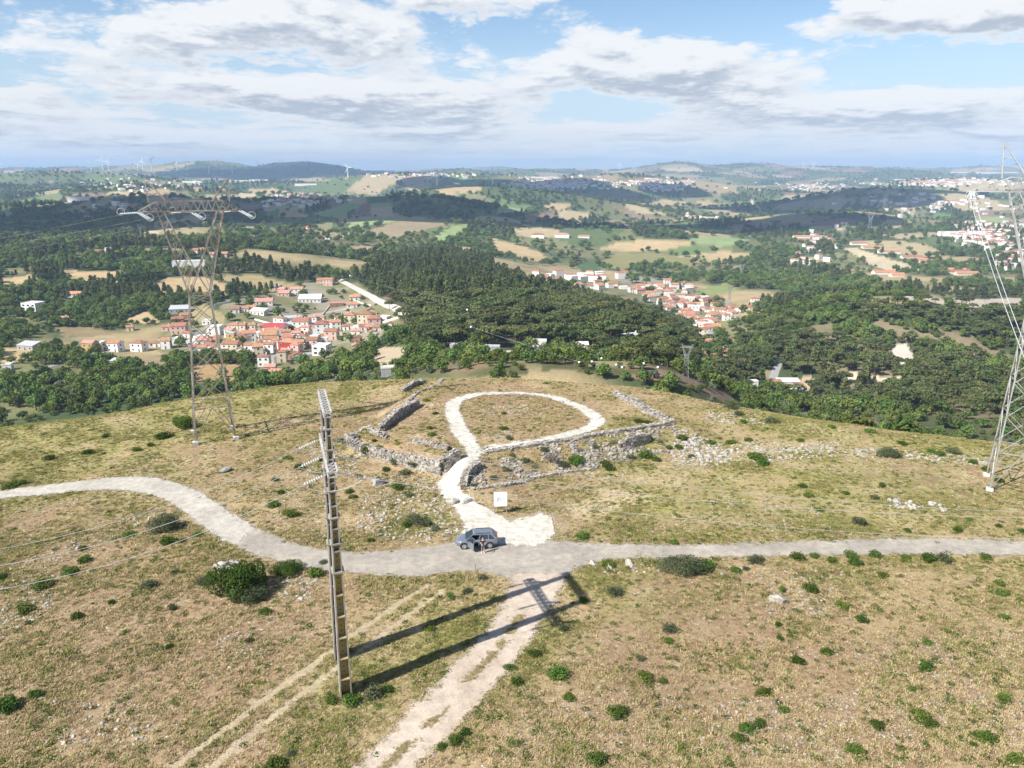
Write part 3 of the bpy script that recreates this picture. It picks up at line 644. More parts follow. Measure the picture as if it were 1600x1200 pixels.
# ------------------------------------------------------------------ haze: pale even air over the whole valley
def build_haze():
    m = bpy.data.materials.new('pale_air'); m.use_nodes = True
    k = NT(m.node_tree); k.n.clear(); out = k.new('ShaderNodeOutputMaterial')
    v = k.new('ShaderNodeVolumePrincipled'); v.inputs['Color'].default_value = (.50, .71, 1.0, 1); v.inputs['Density'].default_value = HAZE
    v.inputs['Anisotropy'].default_value = 0.0
    k.l.new(v.outputs[0], out.inputs['Volume'])
    zt = float(GZ.max())+90; zb = float(GZ.min())-1
    b = MB().box(-15000, 15000, -80, 17000, zb, zt)
    tag(b.build('haze', m), 'pale blue haze lying over the distant valley', kind='stuff')
HAZE = 9.5e-5
build_haze()

# ------------------------------------------------------------------ foliage prototypes
def rot_quads(C, N, S, rng, asp=1.0):
    """small faces centred at C, facing N, of size S"""
    n = len(C); N = N/np.maximum(np.linalg.norm(N, axis=1), 1e-6)[:,None]
    r = rng.normal(size=(n,3)); t = np.cross(N, r); t /= np.maximum(np.linalg.norm(t, axis=1), 1e-6)[:,None]; b = np.cross(N, t)
    S = S[:,None]
    V = np.stack([C-t*S-b*S*asp, C+t*S-b*S*asp*.6, C+t*S*.8+b*S*asp, C-t*S*.7+b*S*asp*.8], 1).reshape(-1,3)
    return V, np.arange(4*n).reshape(n,4)
def crown_mesh(name, lobes, nq, size, m, seed, out=0.75, fill=.25):
    rng = np.random.default_rng(seed); Vs = []; Qs = []; k = 0
    wt = np.array([l[3]*l[4] for l in lobes]); wt = wt/wt.sum()
    for (x, y, z, r, rz), w in zip(lobes, wt):
        n = max(6, int(nq*w)); d = rng.normal(size=(n,3)); d /= np.linalg.norm(d, axis=1)[:,None]
        rad = np.where(rng.random(n) < fill, rng.uniform(.3,.85,n), rng.uniform(.85,1.08,n))
        C = d*rad[:,None]*np.array([r,r,rz])+np.array([x,y,z])
        N = d*np.array([1/r,1/r,1/rz])*r*out+rng.normal(size=(n,3))*(1-out)*1.2
        V, Q = rot_quads(C, N, size*rng.uniform(.6,1.3,n), rng)
        Vs.append(V); Qs.append(Q+k); k += len(V)
    return np_mesh(name, np.concatenate(Vs), np.concatenate(Qs), [m], False)
L_OAK = leaf_mat('oak_leaves', (.068,.108,.027), (.145,.20,.056), .36)
L_OAK2 = leaf_mat('light_oak_leaves', (.085,.125,.030), (.155,.205,.055), .3)
L_PINE2 = leaf_mat('olive_pine_needles', (.085,.100,.038), (.135,.150,.058), .25)
L_PINE = leaf_mat('pine_needles', (.072,.098,.034), (.128,.152,.054), .32)
L_OLIVE = leaf_mat('olive_leaves', (.11,.14,.085), (.18,.21,.135), .2)
L_SHRUB = leaf_mat('shrub_leaves', (.052,.092,.018), (.112,.166,.036), .35)
L_GREY = leaf_mat('grey_shrub_leaves', (.075,.095,.050), (.13,.145,.075), .2)
L_YEL = leaf_mat('flowering_broom', (.22,.24,.03), (.42,.36,.03), .2)
L_DEAD = leaf_mat('dry_twigs', (.17,.15,.12), (.26,.23,.19), .1)
BARK = mat('bark', (.13,.10,.075), .95, .5, 3.0)
def oak_lobes(rng, R, Hh):
    L = [(0,0,Hh*.62,R*.62,Hh*.30)]
    for i in range(8):
        a = i*2*math.pi/8+rng.uniform(-.4,.4); d = R*rng.uniform(.42,.70); r = R*rng.uniform(.30,.46)
        L.append((d*math.cos(a), d*math.sin(a), Hh*rng.uniform(.38,.70), r, r*rng.uniform(.7,.95)))
    L.append((rng.uniform(-1,1), rng.uniform(-1,1), Hh*.84, R*.42, Hh*.17))
    return L
def umb_lobes(rng, R, Hh):
    L = []
    for i in range(11):
        a = i*2.4; d = R*math.sqrt((i+.3)/11)*.80; r = R*rng.uniform(.30,.40)
        L.append((d*math.cos(a), d*math.sin(a), Hh*(.86-.10*(d/R)**2)+rng.uniform(-.5,.5), r, r*.64))
    return L
def tall_lobes(rng, R, Hh):
    L = []
    for i in range(10):
        t = i/9; a = i*2.2; r = R*(.58-.20*t)*rng.uniform(.8,1.1); d = R*.40*(1-t)
        L.append((d*math.cos(a), d*math.sin(a), Hh*(.36+.58*t), r, r*.8))
    return L
def trunk_mesh(name, Hh, r, split, rng):
    m = MB(); lean = rng.uniform(-.03,.03)*Hh
    m.tube([(0,0,-1.0),(lean*.3,0,Hh*.25),(lean,0,Hh*split)], [r*1.35,r,r*.75], 6)
    for i in range(4):
        a = i*1.57+rng.uniform(-.4,.4); m.tube([(lean,0,Hh*split*.92),(lean+math.cos(a)*Hh*.10,math.sin(a)*Hh*.10,Hh*(split+.12)),(lean+math.cos(a)*Hh*.2,math.sin(a)*Hh*.2,Hh*(split+.24))], [r*.6,r*.42,r*.2], 4)
    return m.mesh(name, BARK)
_pr = np.random.default_rng(5)
OAKS = []; PINES = []; OLIVES = []
for i in range(4):
    OAKS.append((crown_mesh('crown', oak_lobes(_pr, 4.3, 7.5), 430, .42, L_OAK if i % 2 else L_OAK2, 20+i), trunk_mesh('trunk', 7.5, .26, .3, _pr)))
for i in range(2):
    PINES.append((crown_mesh('crown', umb_lobes(_pr, 5.0, 9.5), 430, .44, L_PINE if i else L_PINE2, 40+i, .8), trunk_mesh('trunk', 9.5, .24, .55, _pr)))
for i in range(3):
    PINES.append((crown_mesh('crown', tall_lobes(_pr, 3.3, 11.0), 380, .44, L_PINE if i else L_PINE2, 50+i, .7), trunk_mesh('trunk', 11, .22, .5, _pr)))
for i in range(2):
    OLIVES.append((crown_mesh('crown', oak_lobes(_pr, 2.6, 4.4), 260, .30, L_OLIVE, 60+i), trunk_mesh('trunk', 4.4, .22, .3, _pr)))
def joined(name, crown, trunk):
    a = len(crown.vertices); me = bpy.data.meshes.new(name)
    V = np.empty(a*3, np.float32); crown.vertices.foreach_get('co', V); V = V.reshape(-1,3)
    tv = [tuple(v.co) for v in trunk.vertices]
    fs = [tuple(p.vertices) for p in crown.polygons]; nf = len(fs)
    fs += [tuple(i+a for i in p.vertices) for p in trunk.polygons]
    me.from_pydata([tuple(v) for v in V]+tv, [], fs)
    me.materials.append(crown.materials[0]); me.materials.append(BARK)
    me.polygons.foreach_set('material_index', [0]*nf+[1]*(len(fs)-nf)); me.update(); return me
def proto_collection(name, meshes):
    c = bpy.data.collections.new(name)
    for i, me in enumerate(meshes):
        o = bpy.data.objects.new('%s_%02d' % (name, i), me); c.objects.link(o)
    return c
def scatter(name, P, idx, rz, scl, coll, label, tilt=None):
    """one object: copies of the prototypes at points (things nobody could count)"""
    n = len(P); me = bpy.data.meshes.new(name); me.vertices.add(n)
    me.vertices.foreach_set('co', np.asarray(P, np.float32).ravel())
    a = me.attributes.new('pick', 'INT', 'POINT'); a.data.foreach_set('value', np.asarray(idx, np.int32))
    R = np.zeros((n,3), np.float32); R[:,2] = rz
    if tilt is not None: R[:,:2] = tilt
    a = me.attributes.new('turn', 'FLOAT_VECTOR', 'POINT'); a.data.foreach_set('vector', R.ravel())
    S = np.asarray(scl, np.float32); S = np.repeat(S[:,None], 3, 1) if S.ndim == 1 else S
    a = me.attributes.new('size', 'FLOAT_VECTOR', 'POINT'); a.data.foreach_set('vector', S.astype(np.float32).ravel())
    o = link(name, me); tag(o, label, kind='stuff')
    t = bpy.data.node_groups.new(name, 'GeometryNodeTree')
    t.interface.new_socket('Geometry', in_out='INPUT', socket_type='NodeSocketGeometry')
    t.interface.new_socket('Geometry', in_out='OUTPUT', socket_type='NodeSocketGeometry')
    N = t.nodes; gi = N.new('NodeGroupInput'); go = N.new('NodeGroupOutput')
    ci = N.new('GeometryNodeCollectionInfo'); ci.inputs['Collection'].default_value = coll; ci.inputs['Separate Children'].default_value = True; ci.inputs['Reset Children'].default_value = True
    ip = N.new('GeometryNodeInstanceOnPoints'); ip.inputs['Pick Instance'].default_value = True
    def attr(nm, typ):
        x = N.new('GeometryNodeInputNamedAttribute'); x.data_type = typ; x.inputs['Name'].default_value = nm; return x.outputs['Attribute']
    t.links.new(gi.outputs[0], ip.inputs['Points']); t.links.new(ci.outputs[0], ip.inputs['Instance'])
    t.links.new(attr('pick', 'INT'), ip.inputs['Instance Index'])
    e = N.new('FunctionNodeEulerToRotation'); t.links.new(attr('turn', 'FLOAT_VECTOR'), e.inputs[0]); t.links.new(e.outputs[0], ip.inputs['Rotation'])
    t.links.new(attr('size', 'FLOAT_VECTOR'), ip.inputs['Scale']); t.links.new(ip.outputs[0], go.inputs[0])
    md = o.modifiers.new('scatter', 'NODES'); md.node_group = t
    return o

# ------------------------------------------------------------------ woods and groves
BUILT = []      # (x, y, r) footprints of houses, kept clear of trees
def sample_world(y0, y1, spacing, rng):
    ys = np.arange(y0, y1, spacing); out = []
    for y in ys:
        w = halfw(y)*.93; n = int(2*w/spacing); x = -w+(np.arange(n)+rng.random(n))*spacing
        out.append(np.stack([x, y+(rng.random(n))*spacing], 1))
    return np.concatenate(out)
def build_woods():
    rng = np.random.default_rng(99); bands = []
    y = 118.0
    while y < 11500:
        y2 = min(y*1.16, 11500); sp = 5.6*max(1.0, (y*1.08/700.0))**1.0 if y < 1500 else 9.5*(y*1.08/1500)**.95
        p = sample_world(y, y2, sp, rng); bands.append(np.concatenate([p, np.full((len(p),1), sp)], 1)); y = y2
    P = np.concatenate(bands); X, Y, SPC = P.T
    col, dens = cover(X, Y)
    clump = fbm(X/22, Y/22, 3, 77)
    p = np.where(Y < 1200, dens*sstep(.38, .54, clump+(dens-.6)*.4), dens*.62)
    low_ = h_near(X, Y) < -7.5
    for B in BUSHES+[FLANK]: p = np.where(inpoly(X, Y, B) & low_ & (dens >= 0), .85, p)
    shoulder = low_ & (Y < 340) & (X > -60) & (X < 70); p = np.where(shoulder, np.maximum(p, .75*sstep(.44,.60,clump)), p)
    keep = rng.random(len(X)) < p*.92
    # scattered single trees and hedges in open country
    keep |= (dens > .0) & (rng.random(len(X)) < np.where(Y < 1200, .05, .02))
    for R in ROADS: keep &= ~inpoly(X, Y, R)
    for (x, y0, r) in BUILT: keep &= (X-x)**2+(Y-y0)**2 > r*r
    X, Y, SPC, dens = X[keep], Y[keep], SPC[keep], dens[keep]
    Z = H(X, Y)
    px, py, d = project(X, Y, Z)
    keep = (px > -160) & (px < 1760)
    X, Y, Z, SPC, px, py, dens = (a[keep] for a in (X, Y, Z, SPC, px, py, dens))
    n = len(X)
    inp = inpoly(X, Y, PINE); inr = inpoly(X, Y, RHILL)
    r = rng.random(n)
    nz = fbm(X/120, Y/120, 3, 88)
    kind = np.where(inp, np.where(r < .93, 1, 0), np.where(inr, np.where(nz+r*.25 > .62, 1, 0), np.where((nz > .57) & (Y > 700) & (dens > .5), 1, np.where(r < .10, 2, 0))))
    kind = np.where((Y < 420) & (~inp) & (~inr) & (r < .22), 2, kind)
    # umbrella pines at the foot and right of the hill, taller ones on its crown
    low = (py > 470) & inp
    pk = np.where(low | (inr & (r > .4)), rng.integers(0, 2, n), rng.integers(2, 5, n))
    base = np.clip(SPC/6.2, 1.0, 2.6)
    s = (.50+.75*rng.random(n)**1.3)*np.where(Y > 1200, base*.80, np.clip(SPC/5.6, .8, 1.6)*.92)
    s = np.where(inp & (py > 450), s*1.15, s); s = np.where(inp & (py < 450), s*.85, s)
    s = np.where((Y < 330), s*.62, s)
    rz = rng.random(n)*6.283
    vis = visible(X, Y, Z+5*s)
    infr = (px > -10) & (px < 1610) & (py > 230) & vis
    app = s/Y
    near_lab = {0: [], 1: [], 2: []}
    taken = np.zeros(n, bool)
    def region(i):
        a, b = px[i], py[i]
        if inp[i]: return 'in the dark pine wood on the central hill'
        if inr[i]: return 'on the wooded hill beyond the ravine'
        if a < 260 and b > 520: return 'in the oak grove below the grassy slope'
        if a < 640 and b > 480: return 'around the near village'
        if a < 640: return 'between the tan fields beyond the near village'
        if b > 545: return 'on the scrubby shoulder behind the enclosure'
        return 'in the valley near the red-roofed town'
    for kd, (protos, nm, desc, cat, lim) in enumerate(((OAKS, 'broadleaf_tree', 'dark green round broadleaf tree', 'tree', 300), (PINES, 'pine_tree', 'dark pine tree', 'tree', 300), (OLIVES, 'olive_tree', 'small grey-green olive tree', 'tree', 120))):
        c = np.where((kind == kd) & infr)[0]
        c = c[np.argsort(-app[c])][:lim]; taken[c] = True
        for i in c:
            q = protos[pk[i]] if kd == 1 else protos[rng.integers(0, len(protos))]
            t = empty(nm, (X[i], Y[i], Z[i]), rz[i]); t.scale = (s[i], s[i], s[i]*rng.uniform(.9, 1.1))
            link('crown', q[0], t); link('trunk', q[1], t)
            if kd == 1: desc = 'flat-topped umbrella pine' if pk[i] < 2 else 'tall dark pine'
            rg = region(i); tag(t, desc+' '+rg, cat, (nm.replace('_', ' ')+'s '+rg)[:70])
    protos = [joined('wood_tree', *q) for q in OAKS+PINES+OLIVES]
    coll = proto_collection('wood_tree', protos)
    rest = ~taken
    pick = np.where(kind == 0, rng.integers(0, len(OAKS), n), np.where(kind == 1, len(OAKS)+pk, len(OAKS)+len(PINES)+rng.integers(0, len(OLIVES), n)))
    S = np.stack([s, s, s*np.clip(1.25-base*.18, .62, 1)], 1)
    scatter('woodland', np.stack([X, Y, Z-.3], 1)[rest], pick[rest], rz[rest], S[rest], coll, 'dark green woods and hedgerows covering the valley and far slopes')
    print('trees', n, 'stuff', rest.sum())

# ------------------------------------------------------------------ shrubs on the hilltop
def shrub_mesh(seed, m, nq=900, size=.055, tall=.75, gaps=.2):
    rng = np.random.default_rng(seed); L = []
    for i in range(9):
        a = i*2.4; d = .62*math.sqrt((i+.2)/9); r = rng.uniform(.26,.42)
        L.append((d*math.cos(a), d*math.sin(a), tall*(.52-.30*d)*rng.uniform(.8,1.25), r, r*tall*1.05))
    return crown_mesh('foliage', L, nq, size, m, seed+1, .6, gaps)
STEM = mat('twig_bark', (.16,.125,.09), .95)
def stems_mesh():
    m = MB()
    for i in range(7):
        a = i*.9; m.tube([(0,0,-.1),(.16*math.cos(a),.16*math.sin(a),.25),(.45*math.cos(a),.45*math.sin(a),.5)], [.03,.022,.008], 4)
    return m.mesh('stems', STEM)
STEMS = stems_mesh()
SHR = {'g': [shrub_mesh(100+i, L_SHRUB) for i in range(4)], 'o': [shrub_mesh(120+i, L_GREY, 800, .05, .85, .3) for i in range(3)],
       'y': [shrub_mesh(130, L_YEL, 500, .05, .6)], 'd': [shrub_mesh(140, L_DEAD, 420, .035, .8, .5)], 'G': [shrub_mesh(150+i, L_SHRUB, 6500, .021, .85) for i in range(2)], 'O': [shrub_mesh(160, L_GREY, 5000, .021, .85, .3)]}
SHRUBS = [(1562,914,9),(1567,929,9),(1266,922,13),(1315,949,10),(1222,923,8),(1346,970,9),(1569,966,9),(1216,977,6),(1047,986,13,'o'),(1045,1003,8),(1219,999,6),(1449,1006,9),(1290,1020,10),(1246,1035,11),(1446,1045,12),(870,1057,15),(1007,1060,14),(1036,1066,8),(807,1068,10),(889,1091,10),(1425,1078,7),(1191,1084,11),(1567,1094,11),(1224,1111,9),(967,1116,15),(1437,1120,14),(1452,1134,10),(1370,1135,11),(1167,1141,13),(1187,1133,11),(1155,1156,12),(1537,1155,16),(1520,1165,8),(1335,1174,14),(934,1190,13),(1585,1190,13),
 (1245,872,11),(1272,870,8),(1329,871,12),(1337,882,10),(1367,870,11),(1450,876,14),(1475,877,12,'o'),(1540,872,9),(1379,900,8),(1180,878,12,'o'),(1075,893,34,'O'),(1052,890,24,'O'),(1100,888,18),(950,885,13),(960,928,14,'o'),(1150,893,10),(1300,878,9),(1415,872,8),(837,1024,10),(1000,1030,8,'o'),(912,940,9),(880,985,10,'o'),(1165,890,7,'o'),
 (378,925,46,'G'),(393,937,24,'O'),(324,911,15,'O'),(450,893,22,'G'),(493,899,15),(413,958,10),(270,952,8,'o'),(233,917,12,'o'),(260,828,26,'O'),(202,836,9),(263,848,12),(285,846,7),(309,837,9),(427,790,11),(455,806,12),(430,751,7),(467,732,9),(449,717,8),(439,771,7),(137,708,9),(256,684,12),(287,668,18,'G'),(213,704,8),(78,718,8),(18,761,13),(36,756,8),(165,683,6),(132,877,10),(111,895,11),(64,917,15),(40,955,15),(3,904,10),(130,859,7),(174,943,7),(121,966,9),(93,842,7),(272,896,7,'o'),(235,697,7),(12,1108,20),(55,1087,11),(120,964,8),(390,1003,8,'o'),(265,1012,7),(517,1094,12),(550,1097,17),(583,1088,18,'o'),(605,1080,12),(430,1200,16),(455,1180,9,'o'),(672,984,9),(705,934,7),(730,926,9,'o'),(712,1160,11),(727,1147,9),(690,1168,9),(797,1045,9),(330,900,8),(505,880,8,'o'),(755,905,9,'o'),
 (575,705,12),(600,713,9),(615,723,10,'o'),(650,725,11),(603,735,8),(622,763,11),(633,741,9,'o'),(552,778,8),(580,846,8),(648,815,14,'O'),(665,820,13,'o'),(636,822,9),(680,828,9,'o'),(680,647,6),(787,671,8),(796,686,8,'o'),(675,680,7),(671,670,6),(787,647,5),(853,600,5),(666,627,6),(900,722,15),(946,727,11),(955,734,9),(1007,714,13),(1026,720,9),(997,659,8),(1010,661,7),(910,840,11),(1053,849,9),(727,770,7,'y'),(974,618,6,'y'),(622,693,6,'y'),(860,720,18,'d'),(585,690,5),(592,700,6,'o'),(880,728,9,'o'),(820,722,9,'o'),(790,735,8,'o'),(800,722,7,'d'),(835,730,8,'d'),(770,748,7,'o'),(905,705,8,'d'),(930,700,7,'o'),(960,692,7,'d'),(850,705,7,'o'),(800,712,6,'o'),(1030,690,8,'d'),(1045,700,7,'o'),(740,760,6,'o'),(1060,700,7),(985,716,7,'o'),(545,770,7),(532,690,6),(500,720,6),(640,775,7,'o'),(560,745,7),
 (1142,638,14,'O'),(1153,649,9,'o'),(1205,660,12,'o'),(1161,660,7),(1170,689,7),(1181,716,15),(1191,725,10),(1388,712,16,'O'),(1398,714,11,'o'),(1410,694,9),(1469,711,8),(1455,706,7),(1489,708,11,'o'),(1111,693,9),(1142,693,8),(1065,686,10),(1280,798,8),(1263,776,8),(1321,772,6),(1366,779,8,'o'),(1378,760,7),(1342,818,11,'o'),(1254,761,7),(1417,830,7),(1496,830,9),(1515,813,6),(1560,823,6),(1597,831,8),(1300,668,7),(1360,676,8),(1250,690,6),(1080,715,7,'o'),(1540,735,9),(1560,752,8),(1520,724,7)]
MARKS = [('the twin concrete pole',538,1000),('the parked silver car',745,858),('the white information board',782,790),('the rusty lattice pylon',335,680),('the grey lattice pylon',1555,760),('the white gravel loop',820,650),('the rubble bank',880,720),('the road bend',260,790),('the dirt track',740,1060),('the pale stone band',1320,705),('the empty slope beside the straight road',1350,960),('the lone slope below the road bend',200,950),('the lower corner of the dry slope',1400,1120)]
def ordinal(n): return '%d%s' % (n, 'th' if 10 <= n % 100 <= 20 else {1:'st',2:'nd',3:'rd'}.get(n % 10, 'th'))
def build_shrubs():
    G = ground([s[0] for s in SHRUBS], [s[1] for s in SHRUBS]); rng = np.random.default_rng(3); by = {}
    for i, s in enumerate(SHRUBS):
        k = min(range(len(MARKS)), key=lambda q: (MARKS[q][1]-s[0])**2+((MARKS[q][2]-s[1])*1.5)**2)
        by.setdefault(k, []).append(((MARKS[k][1]-s[0])**2+((MARKS[k][2]-s[1])*1.5)**2, i))
    lab = {}
    for k, L in by.items():
        for r, (_, i) in enumerate(sorted(L)): lab[i] = (MARKS[k][0], r+1)
    for i, s in enumerate(SHRUBS):
        x, y, z = G[i]; kd = s[3] if len(s) > 3 else 'g'
        dist = math.hypot(y, CAMZ-z); R = s[2]*dist*1.02/F*1.18
        t = empty('shrub', (x, y, z-.02), rng.random()*6.28); t.scale = (R*rng.uniform(.8,1.25), R*rng.uniform(.75,1.1), R*rng.uniform(.7,1.2))
        if s[2] > 30: t.scale = (R*.95, R*.85, R*(1.15 if kd == 'G' else .8))
        ms = SHR[kd]; link('foliage', ms[rng.integers(0, len(ms))], t); link('stems', STEMS, t)
        tone = {'g':'bright green','G':'dark green','o':'grey-green','O':'olive-grey','y':'yellow flowering','d':'leafless grey'}[kd]
        size = 'big' if R > 1.6 else ('middling' if R > .8 else 'small')
        tag(t, '%s %s shrub, %s nearest to %s' % (size, tone, ordinal(lab[i][1]), lab[i][0]), 'shrub', 'shrubs on the dry hilltop')

# ------------------------------------------------------------------ grass tufts and stones
def blades_mesh(seed, n, h, spread, m, w=.022):
    rng = np.random.default_rng(seed); V = []; Q = []
    for i in range(n):
        a = rng.uniform(0, 6.283); d = spread*math.sqrt(rng.random()); x, y = d*math.cos(a), d*math.sin(a)
        hh = h*rng.uniform(.5,1.1); b = rng.uniform(0, 6.283); l = hh*rng.uniform(.3,.8); t = np.array([-math.sin(b), math.cos(b), 0])*w*rng.uniform(.7,1.4)
        p0 = np.array([x,y,-.03]); p1 = np.array([x+l*.35*math.cos(b), y+l*.35*math.sin(b), hh*.7]); p2 = np.array([x+l*math.cos(b), y+l*math.sin(b), hh])
        k = len(V); V += [p0-t, p0+t, p1+t*.8, p1-t*.8, p2+t*.25, p2-t*.25]; Q += [(k,k+1,k+2,k+3),(k+3,k+2,k+4,k+5)]
    return np_mesh('tuft', np.array(V), np.array(Q), [m], False)
L_STRAW = leaf_mat('straw_blades', (.43,.335,.18), (.56,.45,.265), .18)
L_GRASS = leaf_mat('green_blades', (.235,.23,.075), (.33,.31,.115), .2)
L_HERB = leaf_mat('herb_leaves', (.055,.095,.02), (.11,.15,.035), .3)
L_BROWN = leaf_mat('brown_herb', (.28,.20,.115), (.35,.255,.15), .15)
def build_grass():
    rng = np.random.default_rng(17)
    protos = [blades_mesh(1,26,.20,.17,L_STRAW,.016),blades_mesh(2,24,.16,.20,L_STRAW,.016),blades_mesh(3,26,.19,.17,L_GRASS,.016),blades_mesh(4,22,.15,.20,L_GRASS,.016),blades_mesh(5,20,.13,.19,L_BROWN,.016),
              crown_mesh('tuft', [(0,0,.08,.24,.14),(.14,.05,.07,.16,.11)], 46, .045, L_HERB, 9, .5)]
    # a little denser near the camera
    N = 300000
    Y = np.concatenate([rng.uniform(34, 80, N//2), rng.uniform(80, 150, N//2)]); X = rng.uniform(-1, 1, len(Y))*(Y*.72+6)
    Z = H(X, Y); k = nearmask(X, Y) > .35
    a = fbm(X/16, Y/16, 4, 61); b = fbm(X/4.2, Y/4.2, 4, 62); c = fbm(X/1.4, Y/1.4, 3, 63)
    g = np.zeros(len(X)); br = np.zeros(len(X))
    for p, r in GS: g = np.maximum(g, np.exp(-((X-p.x)**2+(Y-p.y)**2)/(r*r)))
    for p, r in BS: br = np.maximum(br, np.exp(-((X-p.x)**2+(Y-p.y)**2)/(r*r)))
    k &= rng.random(len(X)) < .22+1.3*np.clip(b*.5+c*.5-.38, 0, 1)*2.2
    jx = rng.normal(0,.30,len(X)); jy = rng.normal(0,.30,len(X))
    for R in ROADS[:6]: k &= ~(inpoly(X+jx, Y+jy, R))
    for R in RUT: k &= polydist(X, Y, R) > .35
    u = rng.random(len(X)); gw = np.clip(.14+.55*g+.9*(b-.5)-.22*br, .04, .85)
    pick = np.where(u < gw, rng.integers(2, 4, len(X)), np.where(u < gw+.20+.30*br, 4, np.where(u > .955, 5, rng.integers(0, 2, len(X)))))
    s = rng.uniform(.55, 1.35, len(X))*(.7+.7*b)
    hz = rng.uniform(.4,.8,len(X))
    S = np.stack([s, s, s*hz], 1)
    # grassy crest between the wheel ruts of the dirt track
    L = gp(TL); Rr = gp(TR); n = 2600; t = rng.random(n)*.93+.04
    la = smooth_path(L, 200); ra = smooth_path(Rr, 200); i = (t*199).astype(int); f = .5+rng.normal(0,.06,n); q = la[i]*(1-f[:,None])+ra[i]*f[:,None]
    patch = fbm(q[:,0]/2, q[:,1]/2, 2, 5) > .42; q = q[patch & (t > .25)]
    X2 = np.concatenate([X[k], q[:,0]]); Y2 = np.concatenate([Y[k], q[:,1]]); m = len(q)
    scatter('dry_grass', np.stack([X2, Y2, H(X2, Y2)+.0], 1), np.concatenate([pick[k], rng.integers(0,5,m)]), rng.random(len(X2))*6.283, np.concatenate([S[k], np.full((m,3), .7)]), proto_collection('tuft', protos), 'dry straw and green grass tufts all over the hilltop')
    print('tufts', len(X2))
STONE = mat('pale_limestone', (.45,.41,.355), .95, .38, 2.2, bump=.5, bscale=6, obj_rand=.16, spec=.2)
STONE_G = mat('grey_limestone', (.40,.385,.355), .95, .45, 1.6, bump=.5, bscale=5, obj_rand=.15, spec=.2)
def rock_mesh(seed, flat=.6, sub=1, m=None):
    bm = bmesh.new(); bmesh.ops.create_icosphere(bm, subdivisions=sub, radius=1); r = random.Random(seed)
    sx, sy = r.uniform(.8,1.25), r.uniform(.6,.95); off = Vector((r.uniform(-9,9), r.uniform(-9,9), 0))
    cuts = [(Vector((r.gauss(0,1), r.gauss(0,1), r.gauss(0,.7))).normalized(), r.uniform(.55,.85)) for _ in range(7)]
    for v in bm.verts:
        for nn, dd in cuts:
            e = v.co.dot(nn)-dd
            if e > 0: v.co -= nn*e
        v.co = Vector((v.co.x*sx, v.co.y*sy, v.co.z*flat))*(1+r.uniform(-.06,.06))
    me = bpy.data.meshes.new('stone'); bm.to_mesh(me); bm.free(); me.materials.append(m or STONE); return me
ROCKS = [rock_mesh(200+i, random.uniform(.45,.75), 2, STONE if i < 5 else STONE_G) for i in range(8)]
PEBBLES = [rock_mesh(230+i, random.uniform(.4,.7), 1, STONE if i < 5 else STONE_G) for i in range(7)]
# (polygon in the photograph, how many, size range in metres)
STONEY = [([(880,900),(1600,890),(1600,1195),(760,1195)],1500,.03,.10),([(0,800),(500,870),(520,980),(0,1000)],800,.03,.12),([(1050,690),(1130,692),(1200,702),(1300,700),(1400,702),(1545,716),(1545,730),(1400,716),(1300,714),(1200,722),(1110,728),(1050,728)],950,.09,.34),
 ([(1050,665),(1100,685),(1150,705),(1110,722),(1060,712)],300,.12,.42),([(1160,690),(1320,690),(1320,704),(1180,708)],240,.1,.3),
 ([(1100,770),(1290,790),(1330,830),(1230,838),(1110,815)],420,.05,.17),([(1380,780),(1500,790),(1500,800),(1390,795)],90,.12,.4),([(1180,885),(1320,890),(1300,960),(1200,960)],420,.05,.18),
 ([(1330,1000),(1600,980),(1600,1190),(1360,1150)],2200,.04,.13),([(1060,1100),(1340,1080),(1330,1190),(1100,1190)],900,.04,.14),([(820,1080),(1060,1070),(1060,1195),(800,1195)],700,.04,.12),
 ([(30,905),(85,900),(80,960),(40,975),(0,1000),(0,960)],300,.05,.22),([(0,890),(130,835),(240,790),(260,800),(150,855),(0,925)],420,.06,.24),([(440,900),(500,905),(480,940),(440,935)],160,.06,.22),([(335,880),(375,878),(372,892),(335,893)],50,.12,.4),
 ([(560,745),(700,745),(700,790),(720,830),(650,850),(560,830)],1000,.05,.28),([(480,690),(560,690),(560,745),(480,745)],330,.06,.26),([(340,990),(420,980),(410,1030),(340,1030)],140,.05,.18),([(60,1090),(240,1100),(240,1170),(60,1160)],200,.05,.2),
 ([(735,635),(840,630),(850,648),(750,650)],260,.06,.22),([(752,676),(800,674),(800,686),(755,688)],120,.06,.22),([(1090,640),(1200,650),(1200,668),(1100,660)],130,.1,.35),([(650,905),(700,915),(300,1180),(240,1190)],160,.04,.12),([(0,790),(230,770),(240,790),(0,860)],130,.05,.16),
 ([(400,740),(530,740),(520,850),(430,830)],420,.05,.2),([(880,880),(1180,880),(1180,900),(880,895)],110,.06,.26),([(0,1000),(520,960),(520,1190),(0,1190)],1700,.03,.11),([(880,740),(1060,730),(1060,760),(900,765)],150,.05,.2),([(700,700),(1500,720),(1550,830),(870,840)],800,.04,.13),([(0,600),(520,640),(520,860),(0,860)],330,.05,.17)]
